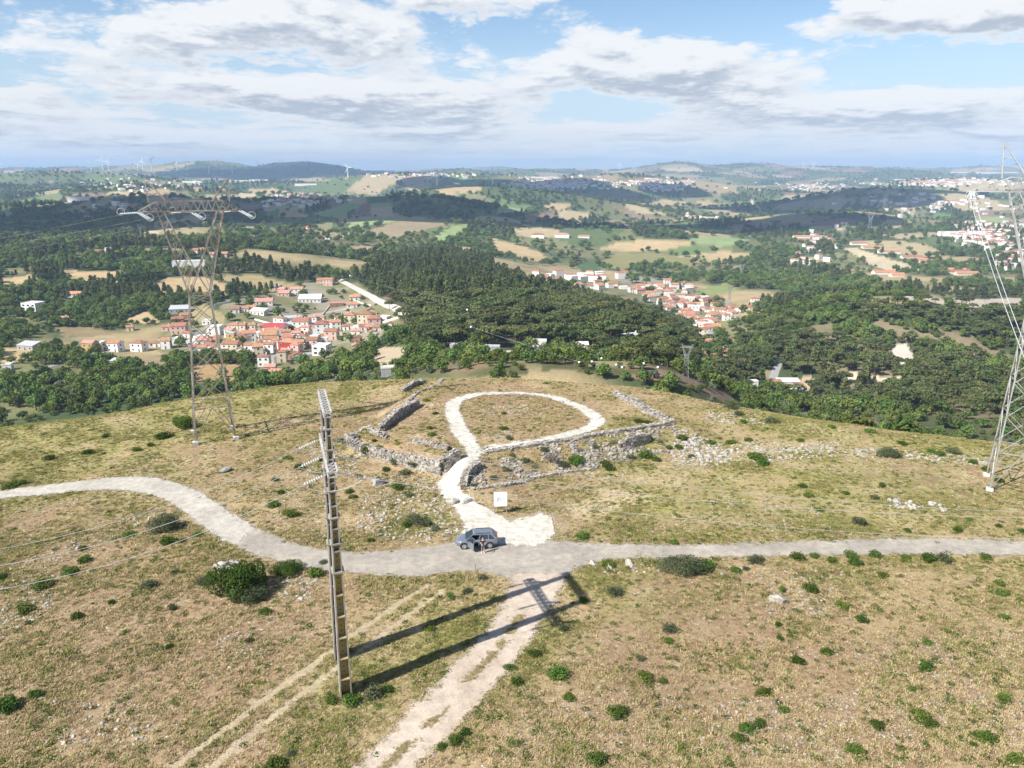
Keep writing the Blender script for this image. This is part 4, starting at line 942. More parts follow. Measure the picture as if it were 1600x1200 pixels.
def build_stones():
    rng = np.random.default_rng(23); PX = []; PY = []; SZ = []
    for P, n, a, b in STONEY:
        P = np.array(P, float); x = rng.uniform(P[:,0].min(), P[:,0].max(), n*3); y = rng.uniform(P[:,1].min(), P[:,1].max(), n*3)
        k = np.where(inpoly(x, y, P))[0][:n]; PX.append(x[k]); PY.append(y[k]); SZ.append((a+(b-a)*rng.random(len(k))**2.3)*1.15)
    PX = np.concatenate(PX); PY = np.concatenate(PY); SZ = np.concatenate(SZ); G = ground(PX, PY)
    k = G[:,1] < 175
    for R in ROADS[:6]: k &= ~inpoly(G[:,0], G[:,1], R)
    PX, PY, SZ, G = PX[k], PY[k], SZ[k], G[k]
    app = SZ/G[:,1]; order = np.argsort(-app); big = order[:240]; rest = order[240:]
    for i in big:
        x, y, z = G[i]; t = link('rock', ROCKS[rng.integers(0, 8)], None, (x, y, z+SZ[i]*.12), rng.random()*6.28); t.scale = (SZ[i],)*3
        where = 'pale stone band near the grey pylon' if PX[i] > 1050 and PY[i] < 735 else ('dry slope below the road' if PY[i] > 870 else 'stony slope around the enclosure')
        tag(t, 'pale limestone rock lying on the '+where, 'rock', 'rocks on the '+where)
    scatter('loose_stones', G[rest]+np.stack([0*SZ[rest], 0*SZ[rest], SZ[rest]*.10], 1), rng.integers(0, 7, len(rest)), rng.random(len(rest))*6.283, SZ[rest], proto_collection('pebble', PEBBLES), 'pale loose stones strewn over the dry grass')
    F0 = []; W0 = []
    for R, cnt, sd in ((ROADS[0], 1500, .32), (ROADS[1], 2200, .32), (ROADS[2], 1500, .32), (ROADS[3], 1500, .36), (ROADS[4], 1500, .65), (ROADS[5], 2300, .28)):
        Rc = np.concatenate([R, R[:1]]); d = np.concatenate([[0], np.cumsum(np.hypot(*np.diff(Rc, axis=0).T))]); u = rng.random(cnt)*d[-1]
        q = np.stack([np.interp(u, d, Rc[:,0]), np.interp(u, d, Rc[:,1])], 1)+rng.normal(0, sd, (cnt,2)); F0.append(q)
    q = np.concatenate(F0); q = q[(np.abs(q[:,0]) < q[:,1]*.75+8) & (q[:,1] > 36)]; sz = .03+.075*rng.random(len(q))**2
    scatter('roadside_gravel', np.stack([q[:,0], q[:,1], H(q[:,0], q[:,1])+.03], 1), rng.integers(0, 5, len(q)), rng.random(len(q))*6.283, sz, proto_collection('chip', PEBBLES[:5]), 'pale gravel chips spilling from the road and path edges')
    for px, py, s, lab in ((710,786,.75,'low round boulder at one edge of the white gravel path'),(729,785.5,.75,'squat boulder standing in the white gravel path'),(353,736,1.1,'flat pale slab lying alone on the brown slope'),(590,757,1.3,'grey rock outcrop near the twin pole'),(1216,941,.9,'long white stone on the slope below the straight road'),(951,888,.55,'white boulder at the roadside by the junction'),(983,882,.6,'pale boulder at the edge of the road, beside green scrub'),(926,882,.5,'small white boulder at the corner of the junction')):
        p = g1(px, py); t = link('boulder', rock_mesh(int(px), .25 if px == 353 else .62, 3, STONE if px > 800 else STONE_G), None, p+Vector((0,0,s*.2)), random.random()*6); t.scale = (s, s*.8, s)
        tag(t, lab, 'boulder')
# ------------------------------------------------------------------ dry-stone walls of the enclosure
CORE = mat('wall_core_gap_shade', (.15,.125,.10), .95, .4, 2.0, bump=.5)  # core colour darkened to paint shade into the gaps between the stones
def wall_stone_mat():
    m = mat('wall_limestone', (.44,.40,.345), .95, .45, 1.1, bump=.4, bscale=7, spec=.2); k = NT(m.node_tree); b = k.n['Principled BSDF']
    src = b.inputs['Base Color'].links[0].from_socket; g = k.new('ShaderNodeNewGeometry')
    h = k.new('ShaderNodeHueSaturation'); k.l.new(src, h.inputs['Color']); k.l.new(k.maprange(g.outputs['Random Per Island'], 0, 1, .55, 1.25), h.inputs['Value']); k.l.new(h.outputs[0], b.inputs['Base Color'])
    return m
WSTONE = wall_stone_mat()
def stone_box(m, c, sx, sy, sz, t, r):
    """one rough stone, its corners knocked about"""
    x, y = t, Vector((-t.y, t.x, 0)); vs = []
    for dz in (-1,1):
        for dx, dy in ((-1,-1),(1,-1),(1,1),(-1,1)):
            k = r.uniform(.72,1.05); vs.append(c+x*dx*sx*k/2+y*dy*sy*r.uniform(.75,1.05)/2+Vector((0,0,dz*sz*r.uniform(.75,1.05)/2)))
    m.add(vs, [(3,2,1,0),(4,5,6,7),(0,1,5,4),(1,2,6,5),(2,3,7,6),(3,0,4,7)])
def stone_wall(px, hs, th, label, name='stone_wall', size=.36, seed=1, ruin=.25, base=None):
    r = random.Random(seed); g = ground([p[0] for p in px], [p[1] for p in px])[:,:2]
    L = np.hypot(*np.diff(g, axis=0).T).sum(); n = max(4, int(L/size)); c = smooth_path(g, n)
    t = np.gradient(c, axis=0); t /= np.hypot(t[:,0], t[:,1])[:,None]
    hs = np.interp(np.linspace(0,1,n), np.linspace(0,1,len(hs)), hs)
    o = Vector((c[n//2,0], c[n//2,1], float(H(c[n//2,0], c[n//2,1]))))
    root = empty(name, o); m = MB(); core = MB(); prev = None; rows = []
    for i in range(n):
        T = Vector((t[i,0], t[i,1], 0)); N = Vector((-T.y, T.x, 0)); p = Vector((c[i,0], c[i,1], 0))
        zb = min(float(H(p.x+N.x*k, p.y+N.y*k)) for k in (-th/2-.15, 0, th/2+.15))-.1
        zc = float(H(p.x, p.y))
        h = hs[i]*(1-ruin*fbm(np.array([i*.17]), np.array([seed*3.1]), 2, seed)[0]); top = zc+h if base is None else zb+.1+h
        ring = [p-N*(th/2-.12)-o, p+N*(th/2-.12)-o]
        cur = [Vector((q.x, q.y, z)) for q in ring for z in (zb-.3-o.z, top-.10-o.z)]
        if prev: core.add(prev+cur, [(0,1,5,4),(3,2,6,7),(1,3,7,5)]) if i > 1 else core.add(prev+cur, [(0,1,5,4),(3,2,6,7),(1,3,7,5),(0,2,3,1)])
        prev = cur
        rows.append((p, T, N, zb, top))
        k = -th/2+.1
        while k < th/2:
            q = p+N*k+T*r.uniform(-.12,.12); q.z = top-.06+r.uniform(-.10,.10)
            stone_box(m, q-o, size*r.uniform(.7,1.2), size*r.uniform(.6,1.0), size*r.uniform(.4,.7), T, r); k += size*.8
    core.add(prev, [(0,1,3,2)])
    cl = np.concatenate([[0], np.cumsum(np.hypot(*np.diff(c, axis=0).T))])
    zlo = min(q[3] for q in rows); zhi = max(q[4] for q in rows)
    for s in (-1, 1):
        z = zlo
        while z < zhi:
            sz = size*r.uniform(.45,.72); u = r.uniform(0,.4)
            while u < cl[-1]:
                ln = size*r.uniform(.6,1.5); f = np.interp(u+ln/2, cl, np.arange(n)); i = min(int(f), n-2); w = f-i
                p, T, N, zb, top = rows[i]; p2, T2, N2, zb2, top2 = rows[i+1]
                if zb*(1-w)+zb2*w-.1 < z+sz/2 < top*(1-w)+top2*w+r.uniform(-.12,.06):
                    q = p.lerp(p2, w)+N*s*(th/2-.12+r.uniform(-.08,.07)); q.z = z+sz/2+r.uniform(-.03,.03)
                    stone_box(m, q-o, ln*1.04, .36*r.uniform(.8,1.1), sz*1.05, T, r)
                u += ln*.97
            z += sz*.93
    core.build('core', CORE, root); st = m.build('stones', WSTONE, root); st['kind'] = 'stuff'
    tag(root, label, 'wall'); return root
def build_walls():
    stone_wall([(596,674),(612,660),(632,646),(653,634)], [1.1,1.45,1.5,1.1], .7, 'tall inner stone wall with its shaded face towards the gravel loop', seed=2)
    stone_wall([(577,674),(590,679),(604,684)], [.9,.7,.3], .8, 'short low hooked end of the inner stone wall', seed=3)
    stone_wall([(543,690),(560,698),(585,707),(624,717),(655,726),(689,736)], [1.4,1.8,1.7,1.6,1.8,2.1], .9, 'long front rampart wall of pale stones above green shrubs', seed=4, ruin=.15, base=1)
    stone_wall([(692,735),(703,727),(716,718)], [2.1,1.9,1.5], .9, 'short shaded return wall beside the white gravel path', seed=5, ruin=.15)
    stone_wall([(643,690),(670,695),(700,703)], [.45,.5,.6], .6, 'thin low kerb of stones behind the front rampart', seed=6, size=.3)
    stone_wall([(550,690),(577,667),(615,640),(650,616),(700,592)], [.22,.2,.2,.2,.15], .55, 'pale stone edge along the outer side of the enclosure', seed=7, size=.34)
    stone_wall([(963,617),(985,629),(1010,643),(1047,661)], [.7,.8,.7,.6], 1.3, 'straight pale stone wall descending right of the gravel loop', seed=8)
    stone_wall([(760,706),(800,701),(850,693),(900,686),(940,679),(1000,670),(1050,662)], [.25,.25,.3,.35,.4,.5,.5], .7, 'long low parapet of stones under the gravel loop', seed=9, size=.34)
    stone_wall([(724,765),(727,752),(735,740),(746,729)], [.9,1.3,1.2,.7], .9, 'curved dark rubble wall at the mouth of the gravel path', seed=10, size=.34)
    stone_wall([(968,700),(985,697),(1003,692),(1013,687)], [.9,1.7,1.8,1.0], .8, 'standing fragment of coursed wall in the rubble bank', seed=11, size=.34)
    stone_wall([(630,612),(645,604),(662,598)], [.8,1.0,.7], .7, 'dark broken wall outside the enclosure by the grassy slope', seed=12)
    stone_wall([(740,764),(790,757),(840,745),(880,738),(930,732)], [.12,.2,.1,.2,.1], .6, 'line of small stones along the foot of the rubble bank', seed=13, size=.26)
    # fallen stones of the bank
    rng = np.random.default_rng(31); P = np.array([(726,764),(738,730),(758,710),(850,694),(940,680),(1050,664),(1062,690),(1050,706),(940,730),(830,748),(760,763)], float)
    x = rng.uniform(720,1065,6000); y = rng.uniform(660,768,6000); k = inpoly(x, y, P); x, y = x[k], y[k]; g = ground(x, y)
    f = fbm(g[:,0]/2.5, g[:,1]/2.5, 3, 91); w = f+.18*np.exp(-((x-990)/50)**2)+.2*np.exp(-((x-740)/30)**2)+.10*np.exp(-((x-900)/60)**2)
    k = w > .54; g = g[k]; r = random.Random(5); m = MB(); o = Vector(g.mean(0))
    for q in g[:1900]:
        s = r.uniform(.10,.24)+.26*r.random()**3; a = r.uniform(0,6.28); stone_box(m, Vector(q)-o+Vector((0,0,s*.15)), s*1.3, s, s*.7, Vector((math.cos(a), math.sin(a), 0)), r)
    tag(m.build('rubble_bank', WSTONE, loc=o), 'bank of fallen grey stones below the gravel loop', kind='stuff')

# ------------------------------------------------------------------ power pylons
STEEL_R = mat('rusty_galvanised_steel', (.40,.375,.33), .6, .5, .45, metal=.25, col2=(.23,.17,.12))
STEEL = mat('galvanised_steel', (.40,.41,.41), .55, .5, .6, metal=.3, col2=(.28,.27,.25))
CONC = mat('footing_concrete', (.60,.57,.52), .9, .2, 2)
GLASSI = mat('insulator_glass', (.48,.50,.50), .3, .1, 3)
ALU = mat('aluminium_cable', (.52,.53,.55), .5, metal=.2)
def pylon(loc, yaw, d, steel, single=None, dirs=((0,2.9,-.65),(0,-2.9,-.65))):
    """cat-head lattice tower; d: base, waist, zw, zc, zb, zt, zp, L, ao, ai, pk, t (bar width)"""
    B, w, zw, zc, zb, zt, zp, L, ao, ai, pk, T = d
    root = empty('lattice_pylon', loc, yaw) if single is None else None
    one = single
    def part(name, m, mt=None):
        if one is None: m.build(name, mt or steel, root)
    def mb(): return one if one is not None else MB()
    C = [(-1,-1),(1,-1),(1,1),(-1,1)]
    def cor(i, z):
        s = B+(w-B)*(z/zw); return Vector((C[i][0]*s, C[i][1]*s, z))
    for i in range(4):
        m = mb(); m.bar(cor(i,-.3), cor(i,zw), T, T*.9); part('leg', m)
        m = mb(); b = cor(i,0); m.box(b.x-.38,b.x+.38,b.y-.38,b.y+.38,-.6,.42); part('footing', m, CONC)
    # body bracing
    m = mb(); lv = [0]; s = B*1.25
    while lv[-1] < zw-.5: lv.append(min(zw, lv[-1]+max(2*(B+(w-B)*lv[-1]/zw)*.92, 2.0)))
    for q in range(len(lv)-1):
        for i in range(4):
            j = (i+1) % 4; a, b = lv[q], lv[q+1]
            if q == 0:
                mid = (cor(i,b)+cor(j,b))/2; m.bar(cor(i,.4), mid, T*.5); m.bar(cor(j,.4), mid, T*.5)
                for f in (.35,.68): m.bar(cor(i,b*f), cor(i,.4).lerp(mid,f), T*.4); m.bar(cor(j,b*f), cor(j,.4).lerp(mid,f), T*.4)
            else:
                m.bar(cor(i,a), cor(j,b), T*.5); m.bar(cor(j,a), cor(i,b), T*.5)
            if q == 0 or q == len(lv)-2: m.bar(cor(i,b), cor(j,b), T*.5)
    part('bracing', m)
    # the two arms of the head
    dy = min(w*.62, .8)
    for s in (-1,1):
        m = mb(); nseg = 7
        for y in (-1,1):
            o0 = Vector((s*w, y*w, zw)); o1 = Vector((s*ao, y*dy, zb)); i0 = Vector((0, y*(w*.85), zc)); i1 = Vector((s*ai, y*dy, zb))
            m.bar(o0, o1, T*.9, T*.75); m.bar(i0, i1, T*.75); m.bar(Vector((-s*w, y*w, zw)), i0, T*.6)
            for q in range(nseg):
                t0 = q/nseg; t1 = (q+1)/nseg; m.bar(o0.lerp(o1, t0+.06), i0.lerp(i1, t1), T*.38); m.bar(i0.lerp(i1, t1), o0.lerp(o1, t1), T*.38)
        for q in range(nseg):
            t0 = q/nseg; t1 = (q+1)/nseg
            for a0, a1 in ((Vector((s*w,w,zw)), Vector((s*ao,dy,zb))), (Vector((0,w*.85,zc)), Vector((s*ai,dy,zb)))):
                p = a0.lerp(a1, t0); r = a0.lerp(a1, t1); m.bar(Vector((p.x,-p.y,p.z)), r, T*.38)
        part('arm', m)
    # cross beam
    m = mb(); n = 14
    for y in (-1,1):
        m.bar((-L,y*.12,zb),(-ao,y*dy,zb),T*.7); m.bar((-ao,y*dy,zb),(ao,y*dy,zb),T*.8); m.bar((ao,y*dy,zb),(L,y*.12,zb),T*.7)
        m.bar((-L,0,zb+.1),(-ao,y*dy*.7,zt),T*.6); m.bar((-ao,y*dy*.7,zt),(ao,y*dy*.7,zt),T*.6); m.bar((ao,y*dy*.7,zt),(L,0,zb+.1),T*.6)
        def topz(x): return zt if abs(x) <= ao else zb+.1+(zt-zb-.1)*(L-abs(x))/(L-ao)
        def yy(x): return dy if abs(x) <= ao else .12+(dy-.12)*(L-abs(x))/(L-ao)
        for q in range(n):
            x0 = -L+2*L*q/n; x1 = -L+2*L*(q+1)/n; xm = (x0+x1)/2
            m.bar((x0,y*yy(x0),zb),(xm,y*yy(xm)*.7,topz(xm)),T*.36); m.bar((xm,y*yy(xm)*.7,topz(xm)),(x1,y*yy(x1),zb),T*.36)
    for q in range(n): 
        x0 = -L+2*L*q/n; x1 = -L+2*L*(q+1)/n; sg = 1 if q % 2 else -1; m.bar((x0,sg*yy(x0),zb),(x1,-sg*yy(x1),zb),T*.34)
    part('cross_beam', m)
    for s in (-1,1):
        m = mb(); tip = Vector((s*pk,0,zp)); cs = [Vector((s*(ao+.9),-dy*.6,zt-.1)),Vector((s*(ao+.9),dy*.6,zt-.1)),Vector((s*(ai-.5),dy*.7,zt)),Vector((s*(ai-.5),-dy*.7,zt))]
        for q in cs: m.bar(q, tip, T*.6)
        for q in range(4):
            for f in (.25,.5,.75): m.bar(cs[q].lerp(tip,f), cs[(q+1)%4].lerp(tip,min(1,f+.12)), T*.34)
        part('earth_wire_peak', m)
    if one is None:
        for x in (-L,0,L):
            for s in (-1,1):
                m = MB(); a = Vector((x*.985, s*.2, zb-.1)); b = a+Vector(dirs[(1-s)//2])
                for off in (-.17,.17):
                    m.tube([a+Vector((off,0,0)), b+Vector((off,0,0))], .075, 6)
                    for q in range(9): p = a.lerp(b,(q+.5)/9)+Vector((off,0,0)); m.tube([p-Vector((0,.03*s,0)), p+Vector((0,.03*s,0))], .14, 8)
                ring = [b+Vector((math.cos(k*.524)*.48, 0, .25+math.sin(k*.524)*.48)) for k in range(13)]
                m.tube(ring, .045, 5); m.bar(b+Vector((-.3,0,0)), b+Vector((.3,0,0)), .08)
                part('insulator_string', m, GLASSI)
    return root
WIRES = []
def cable(a, b, sag, r, label, name='cable', n=24, m=None, group=None):
    a = Vector(a); b = Vector(b); mid = (a+b)/2
    pts = [a.lerp(b, i/n)-Vector((0,0,4*sag*(i/n)*(1-i/n)))-mid for i in range(n+1)]
    return tag(MB().tube(pts, r, 5).build(name, m or ALU, loc=mid), label, 'cable', group)
D_LEFT = (2.75,1.35,21.0,23.8,32.4,33.7,36.8,6.5,4.2,3.4,5.3,.235)
D_RIGHT = (2.7,1.6,23.0,26.2,35.6,37.2,41.2,9.4,5.6,4.6,6.9,.18)
def build_pylons():
    z0 = float(H(-43.8,108.7)); yaw = math.radians(24)
    cr, sr = math.cos(-yaw), math.sin(-yaw); loc_ = lambda x, y, z: (x*cr-y*sr, x*sr+y*cr, z)
    p = pylon((-43.8,108.7,z0), yaw, D_LEFT, STEEL_R, dirs=(loc_(-2.8,.8,-.2), loc_(2.2,-1.9,-.75))); tag(p, 'tall rusty lattice pylon standing on the grassy slope above the village', 'pylon')
    c = Vector((62.2,89.9,float(H(62.2,89.9)))); yaw2 = math.radians(-27)
    p2 = pylon(c, yaw2, D_RIGHT, STEEL); tag(p2, 'bright grey lattice pylon cut off by the edge of the picture', 'pylon')
    # conductors of the grey pylon: two pairs from the arm end
    lx = Vector((math.cos(yaw2), math.sin(yaw2), 0)); ly = Vector((-lx.y, lx.x, 0)); zb = c.z+35.6
    end = c-lx*9.3; end.z = zb-.8
    for k, off in enumerate((-.22,.22)):
        a = end-ly*3+lx*off; b = atY(1608+k*9, 540, 66+k*.8); b = a+(b-a)*1.9
        cable(a, b, 1.5, .03, ('upper' if k else 'lower')+' cable of the pair falling from the grey pylon arm to the road side', group='cables of the grey pylon')
        a = end+ly*3+lx*off; b = atY(1549, 500, 420)+lx*off; b = a+(b-a)*1.5
        cable(a, b, 3, .03, ('outer' if k else 'inner')+' dark cable of the pair running from the grey pylon to the valley', group='cables of the grey pylon')
    # conductors of the rusty pylon towards the valley, with marker balls
    l2 = Vector((math.cos(yaw), math.sin(yaw), 0)); m2 = Vector((-l2.y, l2.x, 0))
    for x in (-6.4,0,6.4):
        a = Vector((-43.8,108.7,z0))+l2*x+Vector((-2.8,.8,0)); a.z = z0+32.0
        cable(a, a+Vector((-330,95,-25)), 9, .011, {-6.4:'outer',0:'middle',6.4:'inner'}[x]+' thin cable running from the rusty pylon over the oak grove', group='cables of the rusty pylon', m=STEEL_R)
    # far pylons: one mesh each
    mk = MB(); pylon(None, 0, (3.2,1.7,21.0,23.8,32.4,33.7,36.4,7.6,4.7,3.9,5.9,.34), STEEL, single=mk); me = mk.mesh('lattice_pylon', STEEL)
    for k, (px, py, hp, lab) in enumerate(((1071,588,52,'small lattice pylon on the brown shoulder above the ravine'),(1158,437,24,'grey lattice pylon in the valley trees beyond the town'),(1139,475,28,'lattice pylon on the green meadow beside the town'),(1316,376,27,'lattice pylon in the dark cloud-shaded wood'),(1358,362,26,'pale lattice pylon on the slope right of the dark wood'),(1381,329,22,'tall lattice pylon far out among the hills'),(1207,342,22,'faint lattice pylon on the far scrub slope'),(1260,336,20,'faint lattice pylon between far fields'),(1470,380,18,'faint lattice pylon before the far white town'),(1423,306,14,'tiniest lattice pylon on the far ridge'))):
        g = g1(px, py); s = hp*math.hypot(g.y, g.x)/F/36.4; o = link('lattice_pylon', me, None, g, random.uniform(-.5,.5)); o.scale = (s,s,s); tag(o, lab, 'pylon', 'far pylons')
    ball_r = mat('red_marker_ball', (.62,.08,.06), .5); ball_w = mat('white_marker_ball', (.80,.80,.78), .5)
    bm_ = bmesh.new(); bmesh.ops.create_uvsphere(bm_, u_segments=14, v_segments=10, radius=1); sp = bpy.data.meshes.new('marker_ball'); bm_.to_mesh(sp); bm_.free()
    spr = sp.copy(); sp.materials.append(ball_w); spr.materials.append(ball_w); spr.materials.append(ball_r)
    for f in spr.polygons: f.material_index = 1 if f.center.z > 0 else 0
    for me_ in (sp, spr): me_.polygons.foreach_set('use_smooth', [True]*len(me_.polygons))
    for k, (px, py, Y, red) in enumerate(((481,356,330,1),(547,431,300,0),(730,484,230,0),(736,511,215,0),(963,570,190,0),(972,574,185,0),(905,566,200,0),(925,565,200,0),(1006,568,190,0),(1028,574,185,0),(940,560,210,0))):
        o = link('marker_ball', spr if red else sp, None, atY(px, py, Y)); r = (.85 if red else .30); o.scale = (r,r,r)
        tag(o, 'red and white warning ball hanging over the far woods' if red else 'white warning ball on the thin line, %s from the rusty pylon' % ordinal(1+sorted([547,730,736,963,972,905,925,1006,1028,940]).index(px)), 'marker ball', 'warning balls on the power lines')
        ps = [atY(px-60, py-9, Y*1.06), atY(px, py, Y), atY(px+60, py+10, Y*.95)]
    # the thin line the balls hang on
    hang = [atY(470,354,332), atY(481,356,330), atY(547,431,300), atY(730,484,230), atY(736,511,215), atY(905,566,200), atY(925,565,200), atY(963,570,190), atY(1028,574,185), atY(1071,538,243)]
    for a, b in zip(hang[1:], hang[2:]): WIRES.append((a, b))
    tag(MB().tube(hang, .012, 4).build('cable', ALU), 'hair-thin line that carries the warning balls over the woods', 'cable', 'cables of the rusty pylon')

# ------------------------------------------------------------------ twin concrete pole
PCONC = mat('pole_concrete', (.34,.315,.275), .9, .4, .9, bump=.35, bscale=8, col2=(.23,.205,.165))
LICH = mat('lichen_stained_concrete', (.42,.34,.20), .95, .6, 1.5, col2=(.50,.36,.08), bump=.3)
HOLE = mat('dark_hole', (.02,.02,.02), 1)
def build_twin_pole():
    A = g1(540,1082); B = g1(531,1027); A.z = float(H(A.x,A.y)); B.z = float(H(B.x,B.y))
    ax = (B-A); ax.z = 0; sep = ax.length; ax.normalize(); nx = Vector((ax.y, -ax.x, 0))       # along the portal, and across it
    root = empty('twin_pole', (A+B)/2); root.location.z = min(A.z, B.z); o = root.location.copy()
    HT = 21.9
    # local frame: x across (towards image right), y away from the camera
    ang = math.atan2(nx.y, nx.x); root.rotation_euler[2] = ang
    for k, yb in ((0,-sep/2),(1,sep/2)):
        m = MB(); W = lambda z: .45-.26*z/HT; Dp = lambda z: .60-.34*z/HT
        for s in (-1,1):
            a = [];
            for z in (-.8, HT):
                w, d = W(max(z,0)), Dp(max(z,0)); x0, x1 = s*w, s*(w-.10); a += [(x0,yb-d,z),(x1,yb-d,z),(x1,yb+d,z),(x0,yb+d,z)]
            f = [(0,1,2,3),(7,6,5,4),(0,4,5,1),(1,5,6,2),(2,6,7,3),(3,7,4,0)]; m.add(a, f if s > 0 else [tuple(reversed(q)) for q in f])
        leg = m.build('leg', PCONC, root)
        m = MB(); a = []
        for z in (-.8, HT-.2):
            w = W(max(z,0))-.09; d = .05; a += [(-w,yb+.03,z),(w,yb+.03,z),(w,yb+.13,z),(-w,yb+.13,z)]
        m.add(a, [(0,3,2,1),(4,5,6,7),(0,1,5,4),(1,2,6,5),(2,3,7,6),(3,0,4,7)]); m.build('web', LICH if k == 0 else PCONC, leg)
        z = 1.5; i = 0
        while z < HT-.6:
            m = MB(); w = W(z)-.10; d = Dp(z)-.02; m.box(-w,w,yb-d,yb+.03,z-.05,z+.05)
            if z < 12: m.box(-w,w,yb+.13,yb+d,z-.05,z+.05)
            r = m.build('rung', LICH if (k == 0 and z < 11) else PCONC, leg)
            z += 1.72
        m = MB(); z = .55
        while z < HT-3:
            if abs(((z-1.5+.86) % 1.72)-.86) > .18: m.tube([(0,yb+.022,z),(0,yb+.034,z)], .055, 8); m.tube([(0,yb+.126,z),(0,yb+.138,z)], .055, 8)
            z += .43
        hl = m.build('bolt_holes', HOLE, leg); hl['kind'] = 'stuff'
        for z in (10.2, 12.4, 14.4, 16.4, 19.4, 20.9):
            m = MB(); w, d = W(z)+.05, Dp(z)+.05; m.box(-w-.06,w+.06,yb-d,yb+d,z-.06,z+.05); m.build('collar', PCONC, leg)
    def beam(z, y0, y1, hw, hh, nm, step):
        m = MB()
        for s in (-1,1):
            for dz in (0,hh): m.box(s*hw-.06, s*hw+.06, y0, y1, z+dz-.06, z+dz+.06)
        y = y0; q = 0
        while y < y1-.01:
            m.bar((-hw,y,z+hh),(hw,min(y+step,y1),z+hh),.10); m.bar((-hw,y,z+hh),(hw,y,z+hh),.10); m.bar((-hw,y,z),(hw,y,z),.10)
            for s in (-1,1): m.bar((s*hw,y,z),(s*hw,y,z+hh),.09)
            y += step
        m.bar((-hw,y1,z+hh),(hw,y1,z+hh),.1); return m.build(nm, mat('pale_beam_concrete', (.45,.43,.40), .85, .3, 2), root)
    ZC = 18.1
    beam(ZC, -sep/2-2.0, sep/2+1.6, .30, .34, 'cross_beam', .62); beam(HT-.05, -sep/2-.6, sep/2+.7, .23, .28, 'top_beam', .6)
    def world(v): 
        c, s = math.cos(ang), math.sin(ang); return Vector((o.x+v.x*c-v.y*s, o.y+v.x*s+v.y*c, o.z+v.z))
    Ls = [((0,858),46),((0,884),43),((0,921),40)]; Rs = [((1600,800),66),((1600,809),62),((1600,842),57)]
    for i, y in enumerate((sep/2+.95, -.55, -sep/2-1.65)):
        ends = []
        for s, tgt in ((-1, Ls[i]), (1, Rs[i])):
            far = atY(tgt[0][0]+s*60 if False else tgt[0][0], tgt[0][1], tgt[1]); a = Vector((s*.42, y, ZC+.1))
            c_, s_ = math.cos(-ang), math.sin(-ang); fl = far-o; fl = Vector((fl.x*c_-fl.y*s_, fl.x*s_+fl.y*c_, fl.z)); dirn = (fl-a).normalized(); dirn = (dirn+Vector((0,0,-.10))).normalized()
            m = MB(); b = a+dirn*1.75; m.tube([a, b], .03, 5)
            for q in range(8): p = a+dirn*(.32+q*.165); m.tube([p-dirn*.02, p+dirn*.05], [.14,.07], 10)
            m.bar(b-Vector((0,0,.12)), b+Vector((0,0,.1)), .05); m.build('insulator_string', GLASSI, root); ends.append(b)
            wb = world(b); ext = far+(far-wb)*.6; ext.z = far.z+(far.z-wb.z)*.35
            pts = []; n = 30
            for q in range(n+1):
                t = q/n*1.6; p = wb.lerp(far, t); p.z = wb.z+(far.z-wb.z)*t-(.9*4*t*(1-t) if t <= 1 else -.9*4*(t-1)*1.0); pts.append(p-wb)
            lab = '%s cable strung from the twin pole towards %s' % (('rear','middle','front')[i], 'the road bend' if s < 0 else 'the grey pylon')
            tag(MB().tube(pts, .014, 5).build('cable', ALU, loc=wb), lab, 'cable', 'cables of the twin pole')
        a, b = ends; mid = (a+b)/2+Vector((0,0,-1.3)); m = MB(); m.tube([a*(1-t)**2+mid*2*t*(1-t)+b*t*t for t in np.linspace(0,1,13)], .02, 5); m.build('jumper_cable', ALU, root)
    tag(root, 'tall twin-legged concrete power pole with white insulators beside the road', 'pole')

